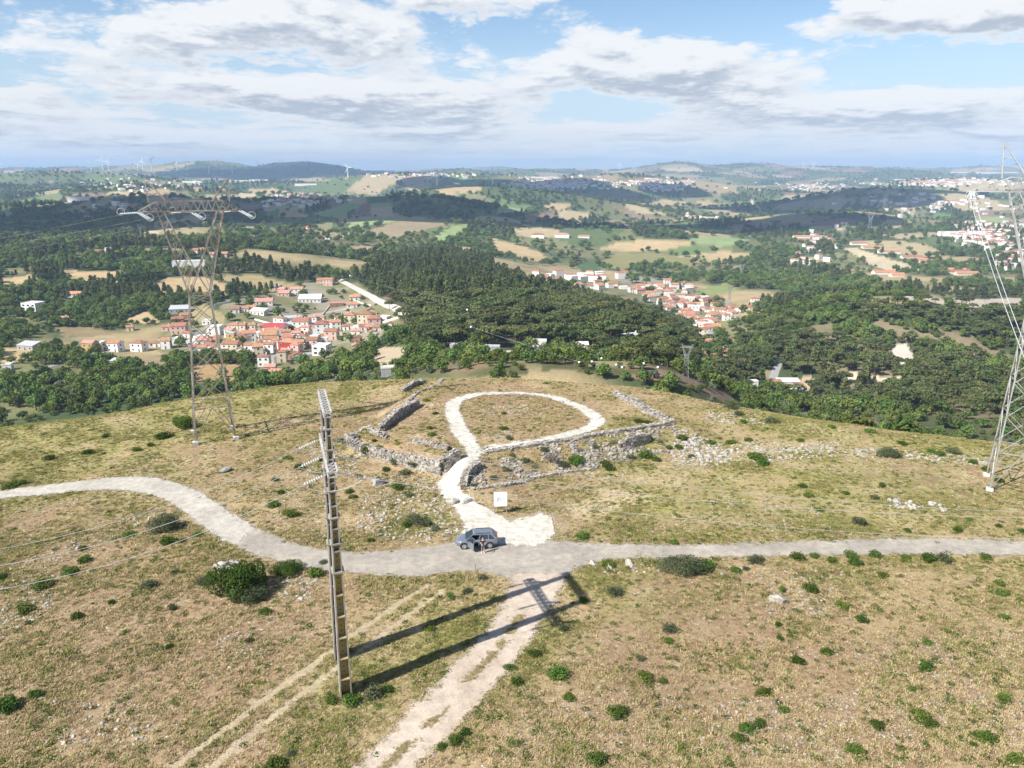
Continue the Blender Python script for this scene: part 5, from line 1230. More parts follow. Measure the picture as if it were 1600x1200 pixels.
# ------------------------------------------------------------------ information board, stakes
def build_board():
    a = g1(774,803); b = g1(790,802); t = (b-a); yaw = math.atan2(t.y, t.x)*.5; c = (a+b)/2; root = empty('information_board', c, yaw)
    wood = mat('weathered_post_wood', (.36,.30,.23), .9, .4, 6); wt = mat('white_board_panel', (.80,.80,.78), .5, .06, 3); gr = mat('grey_print', (.42,.44,.45), .6); lg = mat('pale_print', (.66,.67,.66), .6); red = mat('red_print', (.55,.12,.08), .6)
    hw = .68
    for s in (-1,1): MB().box(s*(hw+.0)-.06,s*(hw+.0)+.06,-.05,.07,-.4,2.95).build('post', wood, root)
    p = MB().box(-hw-.08,hw+.08,-.10,-.055,.95,2.72).build('panel', wt, root)
    MB().box(-hw-.02,hw+.02,-.106,-.104,2.36,2.46).build('header_print', lg, p)
    MB().box(hw-.32,hw-.20,-.106,-.104,2.58,2.66).build('emblem_print', red, p)
    m = MB(); 
    for r0 in (.25,.17,.09):
        pts = [Vector((-.22+math.cos(k*.35)*r0*(1+.15*math.sin(k*1.3)), -.106, 1.78+math.sin(k*.35)*r0)) for k in range(15)]; m.tube(pts, .022, 4)
    m.build('site_plan_print', gr, p)
    m = MB()
    for i in range(7): m.box(.16,.16+.38*(1 if i % 3 else .7),-.106,-.104,2.02-i*.10,2.045-i*.10)
    for i in range(3): m.box(-.5,.5,-.106,-.104,1.32-i*.1,1.34-i*.1)
    m.build('text_lines_print', lg, p)
    tag(root, 'white information board on two wooden posts by the gravel path', 'sign')
    for px, py, h, lab in ((742,892,.9,'dark wooden stake at the road edge opposite the car'),(742,783.5,.8,'thin stake between the board and the path'),(699,845,.7,'thin stake at the road edge left of the car'),(847,779,.6,'thin stake in dry grass right of the board')):
        g = g1(px, py); m = MB(); m.tube([(0,0,-.2),(.03,.02,h*.5),(.0,.05,h)], [.05,.05,.035], 6); tag(m.build('stake', wood, loc=g), lab, 'stake')
    k = 0
    for px, py in ((418,671),(443,664),(470,657),(497,651),(524,646),(552,640),(578,634),(604,627),(512,668),(534,661)):
        g = g1(px, py); m = MB(); m.tube([(0,0,-.2),(.02,0,1.2)], [.045,.035], 5); k += 1
        tag(m.build('fence_post', wood, loc=g), 'thin fence post, %s from the rusty pylon in its row' % ordinal(k), 'fence post', 'fence posts on the slope')

# ------------------------------------------------------------------ parked car with its driver's door open
def build_car():
    paint = mat('grey_blue_car_paint', (.22,.25,.30), .30, metal=.45, coat=.6); glass = mat('car_glass', (.015,.03,.04), .06, spec=.8); trim = mat('black_trim', (.02,.02,.022), .55); tyre = mat('tyre_rubber', (.018,.018,.018), .85); alloy = mat('alloy_wheel', (.66,.67,.69), .35, metal=.5)
    redl = mat('red_tail_light', (.55,.02,.02), .25); headl = mat('headlight_glass', (.75,.78,.80), .12); seatm = mat('seat_fabric', (.05,.05,.055), .9); plate = mat('number_plate', (.8,.8,.78), .5)
    p0 = g1(725,858.5); p1 = g1(766,857.0); d = (p0-p1); yaw = math.atan2(d.y, d.x); c = (p0+p1)/2; nrm = Vector((-math.sin(yaw), math.cos(yaw), 0))
    c = c-nrm*.80 if nrm.y < 0 else c+nrm*.80
    c.z = float(H(c.x, c.y))+.055
    car = empty('car', c, yaw)
    # stations: x, half width, bottom, belt height
    ST = [(-2.20,.70,.42,.90),(-2.12,.80,.34,1.02),(-1.75,.89,.28,1.08),(-1.30,.915,.26,1.06),(-.75,.92,.25,1.04),(-.12,.92,.25,1.02),(.35,.92,.25,1.00),(.98,.915,.25,.98),(1.40,.90,.26,.95),(1.80,.86,.28,.88),(2.08,.76,.34,.78),(2.20,.58,.42,.66)]
    m = MB(); n = 11; vs = []
    for x, w, b, t in ST:
        hood = .05 if x > 1 else .02
        vs += [(x,-w*.60,b),(x,-w*.94,b+.05),(x,-w,b+.24),(x,-w*1.0,t-.20),(x,-w*.93,t),(x,0,t+hood),(x,w*.93,t),(x,w*1.0,t-.20),(x,w,b+.24),(x,w*.94,b+.05),(x,w*.60,b)]
    fs = []
    for i in range(len(ST)-1):
        for k in range(n):
            k2 = (k+1) % n
            # the opening left by the driver's door (left side, between pillars)
            if i in (5,6) and k in (7,8): continue
            if i in (4,5,6) and k in (4,5): continue
            fs.append((i*n+k, i*n+k2, (i+1)*n+k2, (i+1)*n+k))
    fs.append(tuple(range(n))); fs.append(tuple(reversed(range((len(ST)-1)*n, len(ST)*n))))
    m.add(vs, fs); body = m.build('body', paint, car, smooth=False)
    mod = body.modifiers.new('soften', 'BEVEL'); mod.width = .03; mod.segments = 2; mod.limit_method = 'ANGLE'; mod.angle_limit = math.radians(25)
    # interior tub and seats
    MB().box(-1.2,1.05,-.84,.84,.30,.36).build('floor_pan', trim, car)
    MB().box(.86,1.10,-.84,.84,.5,1.02).build('dashboard', trim, car)
    for y in (-.38,.38):
        m = MB(); m.box(-.12,.40,y-.25,y+.25,.45,.62); m.add([(-.10,y-.25,.6),(.06,y-.25,.6),(.06,y+.25,.6),(-.10,y+.25,.6),(-.36,y-.23,1.22),(-.24,y-.23,1.22),(-.24,y+.23,1.22),(-.36,y+.23,1.22)], [(3,2,1,0),(4,5,6,7),(0,1,5,4),(1,2,6,5),(2,3,7,6),(3,0,4,7)]); m.build('seat', seatm, car)
    MB().box(-1.3,-.85,-.7,.7,.45,1.0).build('rear_seat', seatm, car)
    # glasshouse: windscreen, rear window, side windows, roof, pillars
    zr = 1.55; wb, wt = .855, .66
    def quad(name, pts, mt=glass, th=.012):
        a, b, c_, d_ = [Vector(p) for p in pts]; nn = (b-a).cross(d_-a).normalized()*th
        mm = MB(); mm.add([a,b,c_,d_,a+nn,b+nn,c_+nn,d_+nn], [(3,2,1,0),(4,5,6,7),(0,1,5,4),(1,2,6,5),(2,3,7,6),(3,0,4,7)]); return mm.build(name, mt, car)
    quad('windscreen', [(1.18,-.80,1.00),(1.18,.80,1.00),(.38,.62,zr-.03),(.38,-.62,zr-.03)])
    quad('rear_window', [(-2.08,.74,1.08),(-2.08,-.74,1.08),(-1.52,-.58,zr-.05),(-1.52,.58,zr-.05)])
    def sx(y, x, z): return (x, y*(wb+(wt-wb)*(z-1.0)/.6), z)
    for s in (-1,1):
        for k, (x0,x1,x2,x3) in enumerate(((-.22,1.06,.36,-.28),(-1.16,-.30,-.36,-1.14),(-1.86,-1.24,-1.20,-1.46))):
            if s == 1 and k == 0: continue
            P = [sx(s,x0,1.02),sx(s,x1,1.02),sx(s,x2,zr-.08),sx(s,x3,zr-.08)]
            quad('side_window', P if s < 0 else P[::-1])
        m = MB()
        for (xa,xb,w_) in ((1.16,.38,.08),(-.26,-.32,.09),(-1.20,-1.18,.08),(-2.04,-1.52,.17)):
            m.bar(sx(s*1.005,xa,1.0), sx(s*1.005,xb,zr-.02), w_)
        m.bar(sx(s,-1.5,zr-.03), sx(s,.40,zr-.03), .09); m.build('pillars', paint, car)
        MB().tube([(-1.4,s*.60,zr+.09),(.1,s*.60,zr+.09)], .022, 6).build('roof_rail', trim, car)
        m = MB(); m.add([(1.0,s*.93,1.02),(1.12,s*.93,1.02),(1.12,s*1.10,1.03),(1.02,s*1.10,1.03),(1.0,s*.93,1.15),(1.10,s*.93,1.15),(1.10,s*1.10,1.17),(1.02,s*1.10,1.17)], [(3,2,1,0),(4,5,6,7),(0,1,5,4),(1,2,6,5),(2,3,7,6),(3,0,4,7)])
        if s < 0: m.build('mirror', paint, car)
        # lights
        m = MB(); m.add([(-2.19,s*.60,.96),(-2.14,s*.84,.96),(-1.88,s*.905,1.0),(-1.90,s*.90,1.14),(-2.12,s*.80,1.12),(-2.18,s*.60,1.08)], [tuple(range(6)) if s < 0 else tuple(reversed(range(6)))]); m.v = m.v+[(x+(.10 if i in (2,3) else .10), y*.86, z) for i,(x,y,z) in enumerate(m.v)]
        m.f += [(i,(i+1)%6,6+(i+1)%6,6+i) for i in range(6)]; m.mi = [0]*len(m.f); m.build('tail_light', redl, car)
        m = MB(); m.add([(2.14,s*.62,.72),(1.72,s*.885,.76),(1.66,s*.86,.90),(2.04,s*.66,.82)], [(0,1,2,3)]); m.v += [(x-.12,y*.9,z-.02) for x,y,z in m.v]; m.f += [(i,(i+1)%4,4+(i+1)%4,4+i) for i in range(4)]; m.mi = [0]*len(m.f); m.build('headlight', headl, car)
    roof = MB(); roof.add([(-1.62,-.62,zr-.02),(.42,-.63,zr-.02),(.42,.63,zr-.02),(-1.62,.62,zr-.02),(-1.40,-.52,zr+.055),(.25,-.54,zr+.055),(.25,.54,zr+.055),(-1.40,.52,zr+.055)], [(3,2,1,0),(4,5,6,7),(0,1,5,4),(1,2,6,5),(2,3,7,6),(3,0,4,7)]); roof.build('roof', paint, car)
    MB().box(-2.23,-2.18,-.62,.62,.42,.62).build('rear_bumper', trim, car)
    MB().box(2.17,2.215,-.42,.42,.44,.58).build('grille', trim, car)
    MB().box(-2.225,-2.185,-.26,.26,.74,.86).build('number_plate', plate, car)
    for x in (-1.34,1.32):
        for s in (-1,1):
            m = MB(); m.tube([(x,s*.70,.35),(x,s*.928,.35)], .42, 24); m.build('wheel_arch', trim, car)
            m = MB(); y0, y1 = s*.72, s*.945; m.tube([(x,y0,.335),(x,y0*.3+y1*.7,.335),(x,y1,.335)], [.335,.335,.30], 26); w = m.build('wheel', tyre, car)
            m = MB(); m.tube([(x,s*.90,.335),(x,s*.952,.335)], .225, 22); rim = m.build('rim', alloy, w)
            m = MB()
            for k in range(5): a = k*1.2566+.6; m.tube([(x+math.cos(a)*.14,s*.948,.335+math.sin(a)*.14),(x+math.cos(a)*.14,s*.957,.335+math.sin(a)*.14)], .062, 8)
            m.build('rim_opening', trim, w)
    # open door, hinged at the front pillar on the left side
    door = empty('door', (1.0,.90,0), math.radians(-58)); door.parent = car
    m = MB(); m.add([(0,-.05,.32),(-1.12,-.05,.32),(-1.14,-.05,1.02),(0,-.05,1.0),(0,.03,.32),(-1.12,.03,.32),(-1.14,.01,1.02),(0,.01,1.0)], [(0,1,2,3),(7,6,5,4),(0,4,5,1),(1,5,6,2),(2,6,7,3),(3,7,4,0)])
    m.build('door_panel', paint, door); MB().box(-1.04,-.08,-.085,-.052,.42,.95).build('door_lining', trim, door)
    m = MB(); m.bar((-1.14,-.02,1.0),(-1.10,-.16,1.52),.06); m.bar((-1.10,-.16,1.52),(-.62,-.16,1.52),.05); m.bar((-.62,-.16,1.52),(-.02,-.02,1.02),.06); m.build('window_frame', paint, door)
    m = MB(); m.add([(-1.10,-.02,1.02),(-.06,-.02,1.02),(-.62,-.15,1.50),(-1.06,-.15,1.50)], [(0,1,2,3)]); m.v += [(x,y-.012,z) for x,y,z in m.v]; m.f += [(7,6,5,4)]+[(i,(i+1)%4,4+(i+1)%4,4+i) for i in range(4)]; m.mi = [0]*len(m.f); m.build('window_pane', glass, door)
    m = MB(); m.box(-.16,-.02,.03,.22,1.0,1.16); m.build('mirror', paint, door)
    tag(car, 'grey-blue crossover car parked at the junction with its driver door open', 'car')
    return car

# ------------------------------------------------------------------ person by the car
def skin_mesh(name, V, E, R, mt, parent, sub=2, root=0):
    me = bpy.data.meshes.new(name); me.from_pydata([tuple(v) for v in V], E, []); me.materials.append(mt); o = link(name, me, parent)
    md = o.modifiers.new('skin', 'SKIN'); md.use_smooth_shade = True
    for i, r in enumerate(R):
        sv = me.skin_vertices[0].data[i]; sv.radius = (r, r) if not hasattr(r, '__len__') else r; sv.use_root = (i == root)
    s = o.modifiers.new('sub', 'SUBSURF'); s.levels = sub; s.render_levels = sub; return o
def build_person():
    g = g1(754.8,864.6); p = empty('person', (g.x, g.y, float(H(g.x,g.y))+.05), math.radians(8))
    skin = mat('skin', (.50,.30,.21), .6); shirt = mat('navy_t_shirt', (.025,.03,.055), .9); short = mat('denim_shorts', (.13,.19,.28), .9, .3, 12); shoe = mat('white_shoes', (.70,.69,.66), .7); hair = mat('dark_hair', (.03,.02,.015), .7); blk = mat('controller_plastic', (.09,.09,.10), .5)
    V = [(0,0,.95),(0,.01,1.10),(0,.01,1.28),(0,.0,1.43),(0,0,1.50),(0,-.02,1.58),(0,-.03,1.68),(0,-.02,1.76)]; E = [(i,i+1) for i in range(7)]; R = [.125,.12,.135,.11,.055,.075,.092,.06]
    def limb(att, pts, rr):
        k = len(V); V.extend(pts); R.extend(rr); E.append((att,k)); E.extend([(k+i,k+i+1) for i in range(len(pts)-1)])
    for s in (-1,1):
        limb(3, [(s*.19,0,1.41),(s*.26,-.02,1.13),(s*.13,-.25,1.10)], [.06,.045,.032])
        limb(0, [(s*.10,0,.86),(s*.115,-.01,.48),(s*.125,.02,.10),(s*.13,-.08,.05)], [.085,.06,.042,.04])
    skin_mesh('body', V, E, R, skin, p)
    # hands: palm and five fingers closed on the controller
    for s in (-1,1):
        hd = empty('hand', (s*.12,-.27,1.10)); hd.parent = p
        hv = [(0,0,0),(-s*.01,-.05,.0),(-s*.015,-.09,.005)]; he = [(0,1),(1,2)]; hr = [.028,.034,.030]
        for q in range(4): 
            k = len(hv); hv += [(-s*.02+(q-1.5)*.019,-.115,.012),(-s*.02+(q-1.5)*.018,-.145-.006*(q in (1,2)),-.002),(-s*.02+(q-1.5)*.017,-.135,-.028)]; he += [(2,k),(k,k+1),(k+1,k+2)]; hr += [.009,.0085,.0075]
        k = len(hv); hv += [(-s*.045,-.05,.02),(-s*.06,-.085,.03)]; he += [(1,k),(k,k+1)]; hr += [.011,.009]
        skin_mesh('fingers', hv, he, hr, skin, hd, 1)
    tv = [(0,0,1.0),(0,.01,1.12),(0,.01,1.30),(0,0,1.42),(.19,0,1.42),(.245,-.01,1.20),(-.19,0,1.42),(-.245,-.01,1.20)]; te_ = [(0,1),(1,2),(2,3),(3,4),(4,5),(3,6),(6,7)]
    skin_mesh('t_shirt', tv, te_, [.15,.142,.158,.12,.078,.066,.078,.066], shirt, p, 2)
    sv = [(0,0,.98),(0,0,.90),(.10,0,.82),(.12,-.005,.52),(-.10,0,.82),(-.12,-.005,.52)]; skin_mesh('shorts', sv, [(0,1),(1,2),(2,3),(1,4),(4,5)], [.142,.145,.104,.09,.104,.09], short, p, 2)
    for s in (-1,1): skin_mesh('shoe', [(s*.125,.05,.05),(s*.128,-.05,.055),(s*.13,-.16,.04)], [(0,1),(1,2)], [.052,.055,.042], shoe, p, 2)
    skin_mesh('hair', [(0,.01,1.70),(0,-.02,1.765),(0,-.05,1.79)], [(0,1),(1,2)], [.088,.088,.06], hair, p, 2)
    m = MB()
    m.box(-.085,-.055,-.128,-.118,1.695,1.71); m.box(.055-.02,.085-.02,-.128,-.118,1.695,1.71)
    m.build('eyes', blk, p); MB().bar((0,-.115,1.69),(0,-.145,1.655),.03).build('nose', skin, p); MB().box(-.028,.028,-.122,-.112,1.618,1.628).build('mouth', mat('lips', (.35,.13,.11), .6), p)
    for s in (-1,1): MB().bar((s*.088,-.01,1.64),(s*.10,0,1.70),.035).build('ear', skin, p)
    tag(p, 'standing person in dark t-shirt and blue shorts holding a controller beside the car', 'person')
    cc = Matrix.Rotation(math.radians(8), 4, 'Z') @ Vector((0,-.40,1.10)); r = empty('remote_controller', p.location+cc, math.radians(8))
    MB().box(-.085,.085,-.03,.05,-.03,.025).build('controller_body', blk, r); MB().box(-.06,.06,-.05,-.035,.02,.10).build('screen', mat('screen_glass', (.03,.04,.05), .1), r)
    tag(r, 'small dark remote controller held by the standing person', 'controller')

# ------------------------------------------------------------------ buildings
WALLS = {'w': mat('white_render', (.74,.72,.68), .9, .12, .6), 'c': mat('cream_render', (.62,.54,.40), .9, .12, .6), 'p': mat('pink_render', (.62,.42,.36), .9, .12, .6), 'y': mat('ochre_render', (.55,.36,.11), .9, .12, .6), 'r': mat('red_render', (.46,.035,.03), .85), 'b': mat('bare_brick', (.34,.20,.14), .95, .3, 2), 'g': mat('grey_concrete_wall', (.42,.41,.39), .9, .2, 1)}
ROOFS = {'o': mat('orange_tiles', (.43,.19,.105), .9, .45, .5, obj_rand=.28, col2=(.30,.155,.10)), 'n': mat('brown_tiles', (.34,.17,.095), .9, .35, 1.2, obj_rand=.15), 'm': mat('maroon_sheet', (.36,.055,.06), .7, .1, 1), 'G': mat('grey_sheet_roof', (.45,.45,.45), .7, .2, 1), 'W': mat('white_flat_roof', (.66,.64,.60), .9, .15, .6), 'P': mat('faded_pink_tiles', (.52,.27,.20), .9, .3, 1.2)}
FRAME = mat('window_frame_paint', (.75,.75,.73), .6); PANE = mat('dark_window_glass', (.03,.04,.05), .15); DOORM = mat('door_brown', (.16,.09,.05), .7); DOORG = mat('garage_grey', (.40,.40,.40), .6)
def win_mesh(w, h):
    m = MB(); m.box(-w/2-.08,w/2+.08,-.05,.02,-.08,h+.08,0); m.box(-w/2,w/2,-.065,-.05,0,h,1); return m.mesh('window', FRAME, PANE)
WIN = win_mesh(1.15,1.25); WINL = win_mesh(2.2,1.3)
DOOR = MB().box(-.5,.5,-.06,.02,-.1,2.1).mesh('door', DOORM); GARAGE = MB().box(-1.3,1.3,-.06,.02,-.1,2.3).mesh('garage_door', DOORG)
_cache = {}
def house(px, py, w, d, fl, roof, wc, rc, rot, label, group, windows=True, cat='house', name='house', rise=None, wd=WIN):
    g = g1(px, py); c, s = math.cos(rot), math.sin(rot)
    # the given point is the middle of the near wall's foot
    ctr = Vector((g.x-s*(-d/2)*-1*-1 if False else g.x+(-s)*(d/2), g.y+c*d/2, 0))
    zs = [float(H(ctr.x+c*a*w/2-s*b*d/2, ctr.y+s*a*w/2+c*b*d/2)) for a in (-1,1) for b in (-1,1)]
    z = (min(zs)+max(zs))/2 if fl > 0 else min(zs); z = max(z, g.z-.3) if max(zs)-min(zs) < 6 else g.z
    h = 2.9*fl+.3; key = (round(w,1), round(d,1), round(h,1), roof, wc, rc, rise)
    o = empty(name, (ctr.x, ctr.y, z), rot)
    if key not in _cache:
        m = MB(); m.box(-w/2,w/2,-d/2,d/2,-3.0,h)
        rh = rise if rise is not None else min(w,d)*.22; ov = .35
        r = MB(); th = .16
        if roof == 'gable':
            if w >= d:
                m.add([(-w/2,-d/2,h),(-w/2,d/2,h),(-w/2,0,h+rh),(w/2,-d/2,h),(w/2,d/2,h),(w/2,0,h+rh)], [(0,2,1),(3,4,5)])
                for sg in (-1,1):
                    k = rh/(d/2); yo = sg*(d/2+ov); zo = h-ov*k
                    r.add([(-w/2-ov,yo,zo+.02),(w/2+ov,yo,zo+.02),(w/2+ov,0,h+rh+.02),(-w/2-ov,0,h+rh+.02),(-w/2-ov,yo,zo+th),(w/2+ov,yo,zo+th),(w/2+ov,0,h+rh+th),(-w/2-ov,0,h+rh+th)], [(0,1,2,3),(7,6,5,4),(0,4,5,1),(1,5,6,2),(3,7,4,0)])
            else:
                m.add([(-w/2,-d/2,h),(w/2,-d/2,h),(0,-d/2,h+rh),(-w/2,d/2,h),(w/2,d/2,h),(0,d/2,h+rh)], [(0,1,2),(4,3,5)])
                for sg in (-1,1):
                    k = rh/(w/2); xo = sg*(w/2+ov); zo = h-ov*k
                    r.add([(xo,-d/2-ov,zo+.02),(xo,d/2+ov,zo+.02),(0,d/2+ov,h+rh+.02),(0,-d/2-ov,h+rh+.02),(xo,-d/2-ov,zo+th),(xo,d/2+ov,zo+th),(0,d/2+ov,h+rh+th),(0,-d/2-ov,h+rh+th)], [(3,2,1,0),(4,5,6,7),(1,5,4,0),(2,6,5,1),(0,4,7,3)])
        elif roof == 'hip':
            k = max(abs(w-d)/2, .01); a = [(-w/2-ov,-d/2-ov,h),(w/2+ov,-d/2-ov,h),(w/2+ov,d/2+ov,h),(-w/2-ov,d/2+ov,h)]; b = [(x,y,z_+th) for x,y,z_ in a]
            rid = [(-k,0,h+rh+th),(k,0,h+rh+th)] if w >= d else [(0,-k,h+rh+th),(0,k,h+rh+th)]
            r.add(a+b+rid, [(3,2,1,0),(0,1,5,4),(1,2,6,5),(2,3,7,6),(3,0,4,7)]+([(4,5,9,8),(5,6,9),(6,7,8,9),(7,4,8)] if w >= d else [(4,5,8),(5,6,9,8),(6,7,9),(7,4,8,9)]))
        elif roof == 'shed':
            r.add([(-w/2-.3,-d/2-.3,h+.02),(w/2+.3,-d/2-.3,h+.02),(w/2+.3,d/2+.3,h+rh),(-w/2-.3,d/2+.3,h+rh),(-w/2-.3,-d/2-.3,h+.16),(w/2+.3,-d/2-.3,h+.16),(w/2+.3,d/2+.3,h+rh+.14),(-w/2-.3,d/2+.3,h+rh+.14)], [(3,2,1,0),(4,5,6,7),(0,1,5,4),(1,2,6,5),(2,3,7,6),(3,0,4,7)])
            m.add([(-w/2,-d/2,h),(-w/2,d/2,h),(-w/2,d/2,h+rh),(w/2,-d/2,h),(w/2,d/2,h),(w/2,d/2,h+rh)], [(0,2,1),(3,4,5),(1,2,5,4)])
        else:
            r.box(-w/2-.12,w/2+.12,-d/2-.12,d/2+.12,h+.003,h+.22); r.box(-w/2,w/2,-d/2,-d/2+.2,h+.22,h+.6); r.box(-w/2,w/2,d/2-.2,d/2,h+.22,h+.6); r.box(-w/2,-w/2+.2,-d/2+.2,d/2-.2,h+.22,h+.6); r.box(w/2-.2,w/2,-d/2+.2,d/2-.2,h+.22,h+.6)
        _cache[key] = (m.mesh('wall', WALLS[wc]), r.mesh('roof', ROOFS[rc]))
    wm, rm = _cache[key]; link('wall', wm, o); rf = link('roof', rm, o)
    if windows:
        rr = random.Random(int(px*7+py*13)); n = max(1, int(w/(3.2 if wd is WIN else 4.0)))
        for f in range(max(1, int(fl))):
            for i in range(n):
                x = -w/2+w*(i+.5)/n
                if f == 0 and i == n//2: link('garage_door' if w > 9 and rr.random() < .4 else 'door', GARAGE if False else DOOR, o, (x,-d/2,.05)); continue
                link('window', wd, o, (x,-d/2,f*2.9+1.0))
            for sg in (-1,1):
                q = link('window', WIN, o, (sg*w/2,-d*.05,f*2.9+1.0), math.pi/2*sg)
        if roof in ('gable','hip') and rr.random() < .5:
            m = MB(); m.box(w*.22-.3,w*.22+.3,-.3,.3,h,h+min(w,d)*.22+.9); m.build('chimney', WALLS['w'], rf)
    BUILT.append((ctr.x, ctr.y, max(w,d)*.62+2.0))
    tag(o, label, cat, group); return o
VZ = [(20,450,50,1,'gable','w','n'),(75,457,60,2,'gable','w','o'),(135,425,60,1,'flat','w','W'),(80,350,60,1,'gable','p','o'),(155,370,100,2,'gable','p','o'),(205,392,60,1,'gable','w','o'),(285,440,80,2,'flat','w','W'),(320,445,80,1,'gable','w','o'),(345,468,90,1,'gable','w','o'),(390,478,60,1,'gable','w','o'),(375,378,90,2,'flat','w','W'),(414,352,50,1,'gable','w','o'),(480,418,60,2,'flat','y','G'),(555,362,45,2,'gable','c','o'),(610,362,60,2,'gable','c','o'),(622,392,85,1,'flat','w','W'),(550,395,50,1,'gable','w','o'),(515,420,45,1,'gable','w','o'),(475,485,115,2,'gable','c','n'),(537,490,50,1,'gable','w','o'),(605,495,95,2,'gable','w','o'),(640,476,50,2,'gable','w','o'),(748,378,150,2,'gable','w','m'),(828,402,70,2,'gable','w','o'),(720,424,110,2,'gable','w','o'),(845,410,90,1,'gable','w','o'),(900,305,90,1,'hip','c','o'),(962,302,50,1,'gable','w','o'),(915,340,115,2,'gable','w','o'),(905,390,50,1,'gable','y','o'),(947,376,55,2,'gable','w','o'),(1035,306,75,2,'hip','c','o'),(1052,380,90,3,'hip','w','o'),(985,350,60,1,'flat','w','W'),(1155,288,60,1,'hip','w','n'),(1143,342,65,2,'gable','w','o'),(1225,302,75,2,'hip','c','o'),(1318,300,105,2,'hip','c','n'),(1380,322,95,2,'hip','p','o'),(1308,345,55,1,'gable','w','o'),(1262,375,60,1,'gable','w','P'),(1395,352,60,1,'gable','w','o'),(1470,337,45,1,'gable','w','o'),(1270,422,40,1,'gable','b','n'),(1265,472,55,1,'gable','w','o'),(830,475,125,2,'hip','r','o'),(725,487,60,2,'gable','w','o'),(1035,502,108,2,'flat','w','W'),(800,545,65,2,'flat','c','n'),(687,572,78,2,'hip','w','o'),(862,525,45,1,'gable','b','n'),(900,528,52,1,'gable','w','o'),(725,605,80,1,'gable','p','P'),(720,645,110,1,'flat','b','P'),(760,668,38,1,'flat','w','W'),(505,238,70,1,'gable','w','o'),(560,232,70,1,'gable','w','o'),(605,224,70,1,'gable','w','o'),(690,186,115,1,'gable','w','P'),(645,248,110,1,'shed','w','W'),(160,240,130,1,'shed','g','G'),(790,108,60,1,'gable','p','P'),(812,132,75,1,'gable','p','P'),(893,125,85,2,'gable','w','P'),(975,172,155,1,'shed','w','W'),(1090,66,65,2,'gable','p','o'),(1268,158,95,1,'hip','w','o'),(1240,207,75,1,'gable','w','o'),(1145,200,95,1,'flat','b','P'),(765,88,50,1,'flat','g','G'),(190,275,70,1,'gable','b','n'),(150,300,80,1,'gable','b','o'),(330,310,60,1,'flat','w','W'),(1200,345,45,1,'gable','w','n'),(300,480,60,1,'gable','w','o'),(325,505,50,1,'gable','p','n'),(1090,460,40,1,'flat','g','G'),(1370,385,40,1,'gable','w','o'),(1060,425,60,1,'flat','w','W'),(1100,345,45,2,'gable','w','o')]
V3 = [(225,430,150,2,'flat','w','W'),(575,325,110,1,'gable','w','o'),(195,735,165,1,'shed','g','G'),(685,748,105,2,'gable','y','P'),(880,748,120,2,'gable','w','o'),(1065,748,120,2,'hip','w','o'),(1205,710,90,1,'gable','w','n'),(1295,728,80,2,'gable','w','o'),(1015,588,60,1,'gable','c','n'),(775,745,50,2,'flat','c','W'),(1375,690,75,1,'flat','w','W'),(590,790,70,1,'flat','c','G'),(1360,590,70,1,'gable','p','o'),(905,860,110,1,'shed','g','G'),(500,515,70,1,'gable','p','P'),(55,895,60,1,'flat','w','W')]
SHEDS = [(460,190,110),(550,217,130),(670,250,150),(830,288,140),(865,306,140),(930,316,100),(640,395,150),(1110,376,190),(1160,390,150),(1215,402,150),(80,142,150),(45,122,80),(730,412,90),(1370,172,80),(1430,180,80),(1490,190,80),(1545,205,80)]
CN = {'w':'white','c':'cream','p':'pink','y':'ochre','r':'red','b':'brick','g':'grey'}; RN = {'o':'orange tiled','n':'brown tiled','m':'maroon','G':'grey sheet','W':'pale','P':'faded pink'}
def desc(fl, roof, wc, rc): return '%s %s house with %s %s roof' % ({1:'single-storey',2:'two-storey',3:'three-storey'}[fl], CN[wc], RN[rc], roof if roof != 'shed' else 'sloping')
